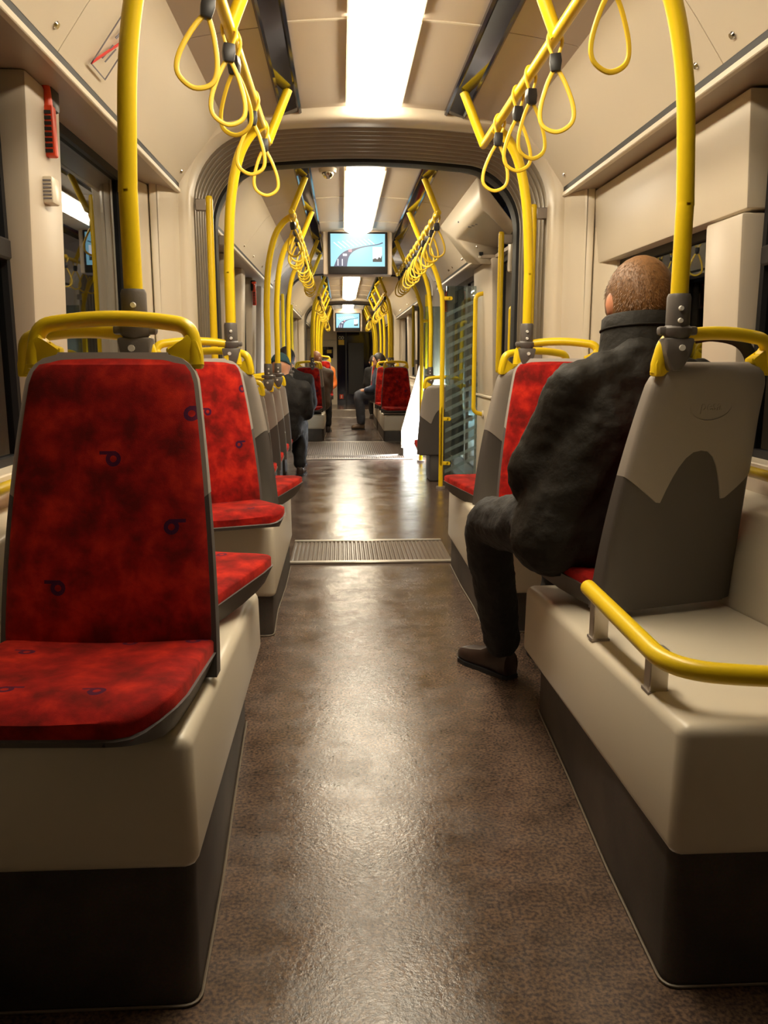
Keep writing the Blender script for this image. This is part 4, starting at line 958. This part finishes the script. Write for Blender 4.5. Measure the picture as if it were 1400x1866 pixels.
    for S in (shL, shR): chain(bm, [(tuple(sh + Vector((0, 0, 0.045))), 0.062), (lerp(tuple(sh), S, 0.62), 0.066), (S, 0.055)])
    ct = flesh('coat', bm, coat, t, vox, 0.019 if fine else 0.02, 0.07 if fine else 0.09, 14 if fine else 6)
    # trousers
    bm = B(); g2 = 0.016
    for hp, kn, ft in ((hpL, kneeL, footL), (hpR, kneeR, footR)):
        chain(bm, [(hp, 0.092 + g2), (lerp(hp, kn, 0.6), 0.072 + g2), (kn, 0.060 + g2), (lerp(kn, ft, 0.4), 0.060 + g2), (lerp(kn, ft, 0.95), 0.048 + g2)])
    chain(bm, [(hpL, 0.10), (hpR, 0.10)])
    flesh('trousers', bm, legs, t, vox, 0.02, 0.08, 4)
    for ft, to in ((footL, toeL), (footR, toeR)):
        bm = B(); a, b_ = Vector(ft), Vector(to); d = Vector((b_.x - a.x, b_.y - a.y, 0)).normalized(); w_ = Vector((-d.y, d.x, 0)); hl = Vector((a.x, a.y, 0)) - d * 0.05; L = (Vector((b_.x, b_.y, 0)) - hl).length
        rows = []
        for u, hw, hh in ((0.0, 0.022, 0.055), (0.03, 0.034, 0.085), (0.15, 0.038, 0.105), (0.33, 0.038, 0.098), (0.5, 0.042, 0.072), (0.7, 0.049, 0.060), (0.86, 0.044, 0.052), (0.96, 0.028, 0.042), (1.0, 0.012, 0.030)):
            c = hl + d * (u * L); rows.append([c + w_ * (hw * math.cos(2 * PI * k / 14)) + Vector((0, 0, 0.003 + hh * 0.5 + hh * 0.5 * max(-1, min(1, 1.25 * math.sin(2 * PI * k / 14))))) for k in range(14)])
        rings_loft(bm, rows); so = obj('shoe', bm, shoe, t)
        bm = B(); rows = []
        for u, hw in ((-0.01, 0.024), (0.05, 0.038), (0.3, 0.040), (0.5, 0.044), (0.72, 0.052), (0.9, 0.042), (1.01, 0.016)):
            c = hl + d * (u * L); rows.append([c + w_ * hw + Vector((0, 0, 0.0015)), c + w_ * hw + Vector((0, 0, 0.016)), c - w_ * hw + Vector((0, 0, 0.016)), c - w_ * hw + Vector((0, 0, 0.0015))])
        rings_loft(bm, rows); obj('sole', bm, 'black_rubber', so, smooth=False)
    # hair or hat
    mt = Matrix.Translation(H) @ q.to_matrix().to_4x4()
    if hat:
        bm = B(); headmesh(bm, 1.10); bmesh.ops.bisect_plane(bm, geom=bm.verts[:] + bm.edges[:] + bm.faces[:], plane_co=(0, 0, hr * 0.05), plane_no=(0, -0.35, -1), clear_outer=True)
        bmesh.ops.transform(bm, matrix=mt, verts=bm.verts[:]); ho = obj('knit_hat', bm, hat, t); ho.modifiers.new('t', 'SOLIDIFY').thickness = 0.012
    if not hat or style == 'long':
        bm = B(); headmesh(bm, 1.045 if style == 'short' else 1.10)
        bmesh.ops.bisect_plane(bm, geom=bm.verts[:] + bm.edges[:] + bm.faces[:], plane_co=(0, hr * 0.52, 0), plane_no=(0, 1, -0.55), clear_outer=True)
        if style == 'short':
            bmesh.ops.bisect_plane(bm, geom=bm.verts[:] + bm.edges[:] + bm.faces[:], plane_co=(0, 0, -hr * 1.28), plane_no=(0, 0.15, -1), clear_outer=True)
        bmesh.ops.transform(bm, matrix=mt, verts=bm.verts[:])
        if style == 'long':
            for s_ in (-0.6, -0.2, 0.2, 0.6):
                c = H + q @ Vector((s_ * hr, -hr * 0.75, 0)); chain(bm, [(tuple(c), 0.035), (tuple(c - f * 0.045 + Vector((0, 0, -0.13))), 0.036), (tuple(c - f * 0.085 + Vector((s_ * 0.02, 0, -0.25))), 0.030), (tuple(c - f * 0.095 + Vector((s_ * 0.03, 0, -0.36))), 0.014)])
        ho = obj('hair', bm, hair, t)
        ho.modifiers.new('thickness', 'SOLIDIFY').thickness = 0.006
    return t, ct
# the man in the black jacket
man, mcoat = person('man with short sandy hair in a black jacket, sitting with his back to the camera', (0.515, 2.22, 0.655), (0.63, 2.19, 0.925), (0.665, 2.30, 1.256), (-0.10, 1, -0.12),
    (0.315, 2.625, 0.572), (0.405, 2.76, 0.105), (0.285, 2.945, 0.02), (0.60, 2.66, 0.572), (0.60, 2.80, 0.105), (0.58, 3.03, 0.02),
    (0.368, 2.28, 0.775), (0.46, 2.50, 0.675), (0.86, 2.26, 0.80), (0.66, 2.50, 0.675), shw=0.17, coat='jacket_black', hair='hair_sandy', shoe='shoe_brown', skin='skin_warm', hr=0.089, fine=True, vox=0.011, hem=0.03, side=(-1, -0.05, 0), coatw=0.014)
bm = B(); hr_ = 0.089; Hc = Vector((0.665, 2.30, 1.256)) - man.location; qf = Vector((0, 1, 0)).rotation_difference(Vector((-0.10, 1, -0.12)).normalized())
for k in range(9500):
    v_ = Vector((random.gauss(0, 1), random.gauss(0, 1), random.gauss(0, 1))).normalized()
    p_ = Vector((v_.x * hr_, v_.y * hr_ * 1.16, v_.z * hr_ * 1.32)) * 1.035
    if p_.y - 0.55 * p_.z > hr_ * 0.50 or p_.z < -hr_ * 1.1: continue
    if abs(p_.x) > hr_ * 0.93 and -0.035 < p_.z < 0.012 and p_.y > -0.03: continue
    n_s = Vector((v_.x, v_.y / 1.16, v_.z / 1.32)).normalized(); d_ = (n_s * 0.55 + Vector((random.uniform(-.35, .35), random.uniform(-.3, .3), -0.75))).normalized()
    w_s = n_s.cross(d_).normalized() * 0.0009; L_ = random.uniform(0.006, 0.011) * (1.0 if p_.z > -0.03 else 0.6)
    a_, b_, c_s = p_ - w_s, p_ + w_s, p_ + d_ * L_
    bm.faces.new([bm.verts.new(Hc + qf @ x_) for x_ in (a_, b_, c_s)])
hs_ = obj('hair_strands', bm, 'hair_sandy', man, smooth=False); hs_['kind'] = 'stuff'
bm = B()                                       # stand-up collar
cc = man.location; rows = []
for (z, rx, ry, dz, th) in ((1.075, 0.135, 0.115, 0, 0), (1.11, 0.122, 0.104, 0, 0), (1.15, 0.113, 0.097, 0, 0), (1.195, 0.107, 0.094, 0, 0), (1.222, 0.104, 0.092, 0, 0), (1.228, 0.098, 0.086, 0, 0), (1.19, 0.09, 0.08, 0, 0), (1.09, 0.09, 0.08, 0, 0)):
    rows.append([(0.658 - cc.x + rx * math.cos(2 * PI * k / 28), 2.235 - cc.y + ry * math.sin(2 * PI * k / 28) + (z - 1.09) * 0.25, z - 0.028 * (1 + math.sin(2 * PI * k / 28)) * (z > 1.1) * 0.5) for k in range(28)])
rings_loft(bm, rows, cap=False); co_ = obj('collar', bm, 'jacket_black', mcoat)
for k, (z, r) in enumerate(((1.128, 0.1195), (1.192, 0.1085))):
    bm = B(); tube(bm, [(0.658 - cc.x + r * math.cos(a), 2.235 - cc.y + r * 0.9 * math.sin(a) + (z - 1.09) * 0.25, z - 0.014 * (1 + math.sin(a))) for a in [2 * PI * j / 32 for j in range(32)]], 0.0028, 6, closed=True); obj('collar_seam', bm, 'jacket_black', mcoat)
bm = B(); cyl(bm, (0.556 - cc.x, 2.18 - cc.y, 1.10), (0.550 - cc.x, 2.172 - cc.y, 1.10), 0.008, 10); obj('snap_button', bm, 'chrome', mcoat)
t = thing('bag_strap', 'black shoulder strap over the right shoulder of the man in the black jacket', 'strap', (0.80, 2.1, 1.1))
bm = B(); tube(bm, crom([(-0.06, 0.0, 0.055), (-0.02, -0.02, 0.06), (0.04, -0.03, 0.045), (0.075, -0.03, 0.0), (0.085, -0.02, -0.08)], 5), 0.016, 8, flat=0.3); obj('webbing', bm, 'black_rubber', t)

person('person in a teal knit hat and dark coat, seated past the first arch', (-0.73, 7.58, 0.46), (-0.66, 7.52, 0.74), (-0.70, 7.56, 1.04), (0.1, 1, -0.1),
    (-0.84, 8.0, 0.46), (-0.84, 8.02, 0.1), (-0.84, 8.25, 0.02), (-0.57, 7.98, 0.46), (-0.56, 7.95, 0.1), (-0.55, 8.2, 0.02),
    (-0.86, 7.6, 0.6), (-0.74, 7.85, 0.56), (-0.47, 7.62, 0.62), (-0.58, 7.86, 0.56), hat='teal_knit', coat='coat_dark', vox=0.02)
person('dark-haired person in a dark coat, farther along the left row', (-0.72, 8.25, 0.46), (-0.66, 8.2, 0.80), (-0.69, 8.25, 1.11), (0.1, 1, -0.1),
    (-0.84, 8.66, 0.46), (-0.84, 8.68, 0.1), (-0.84, 8.9, 0.02), (-0.58, 8.66, 0.46), (-0.58, 8.66, 0.1), (-0.57, 8.9, 0.02),
    (-0.86, 8.28, 0.66), (-0.74, 8.5, 0.58), (-0.46, 8.28, 0.66), (-0.58, 8.52, 0.58), coat='coat_dark', vox=0.02)
person('woman with long reddish hair in a taupe coat, far left', (-0.52, 12.42, 0.54), (-0.51, 12.38, 0.80), (-0.53, 12.42, 1.10), (0.05, 1, -0.05),
    (-0.56, 12.85, 0.52), (-0.56, 12.87, 0.1), (-0.56, 13.1, 0.02), (-0.38, 12.84, 0.52), (-0.37, 12.80, 0.1), (-0.36, 13.05, 0.02),
    (-0.68, 12.45, 0.66), (-0.58, 12.68, 0.6), (-0.34, 12.48, 0.66), (-0.40, 12.7, 0.6), coat='coat_taupe', hair='hair_red', style='long', vox=0.022, hem=0.08)
person('man in a blue jacket and grey jeans turned sideways into the aisle, far right', (0.45, 13.30, 0.56), (0.44, 13.28, 0.80), (0.44, 13.25, 1.09), (-1, 0.1, -0.05),
    (0.12, 13.42, 0.54), (0.15, 13.44, 0.1), (0.0, 13.46, 0.02), (0.13, 13.22, 0.54), (0.16, 13.24, 0.1), (0.0, 13.25, 0.02),
    (0.42, 13.50, 0.66), (0.22, 13.46, 0.62), (0.36, 13.08, 0.66), (0.22, 13.16, 0.62), coat='jacket_blue', legs='jeans', shoe='boot_tan', vox=0.022, side=(-0.1, 1, 0))
person('person in an orange top partly hidden by the tall far red seat', (-0.51, 14.75, 0.52), (-0.49, 14.72, 0.82), (-0.57, 14.72, 1.06), (0.1, -1, -0.05),
    (-0.43, 14.35, 0.5), (-0.42, 14.32, 0.1), (-0.41, 14.1, 0.02), (-0.59, 14.35, 0.5), (-0.59, 14.32, 0.1), (-0.59, 14.1, 0.02),
    (-0.29, 14.7, 0.66), (-0.41, 14.5, 0.58), (-0.69, 14.7, 0.66), (-0.59, 14.5, 0.58), coat='orange_cloth', vox=0.025, shw=0.16)
person('dark-haired person in dark clothes far behind the man in blue', (0.52, 15.3, 0.50), (0.50, 15.28, 0.80), (0.44, 15.3, 1.06), (-0.2, 1, 0),
    (0.42, 15.7, 0.5), (0.42, 15.72, 0.1), (0.42, 15.85, 0.02), (0.62, 15.7, 0.5), (0.62, 15.72, 0.1), (0.62, 15.85, 0.02),
    (0.30, 15.3, 0.64), (0.42, 15.5, 0.58), (0.72, 15.3, 0.64), (0.6, 15.5, 0.58), vox=0.025)
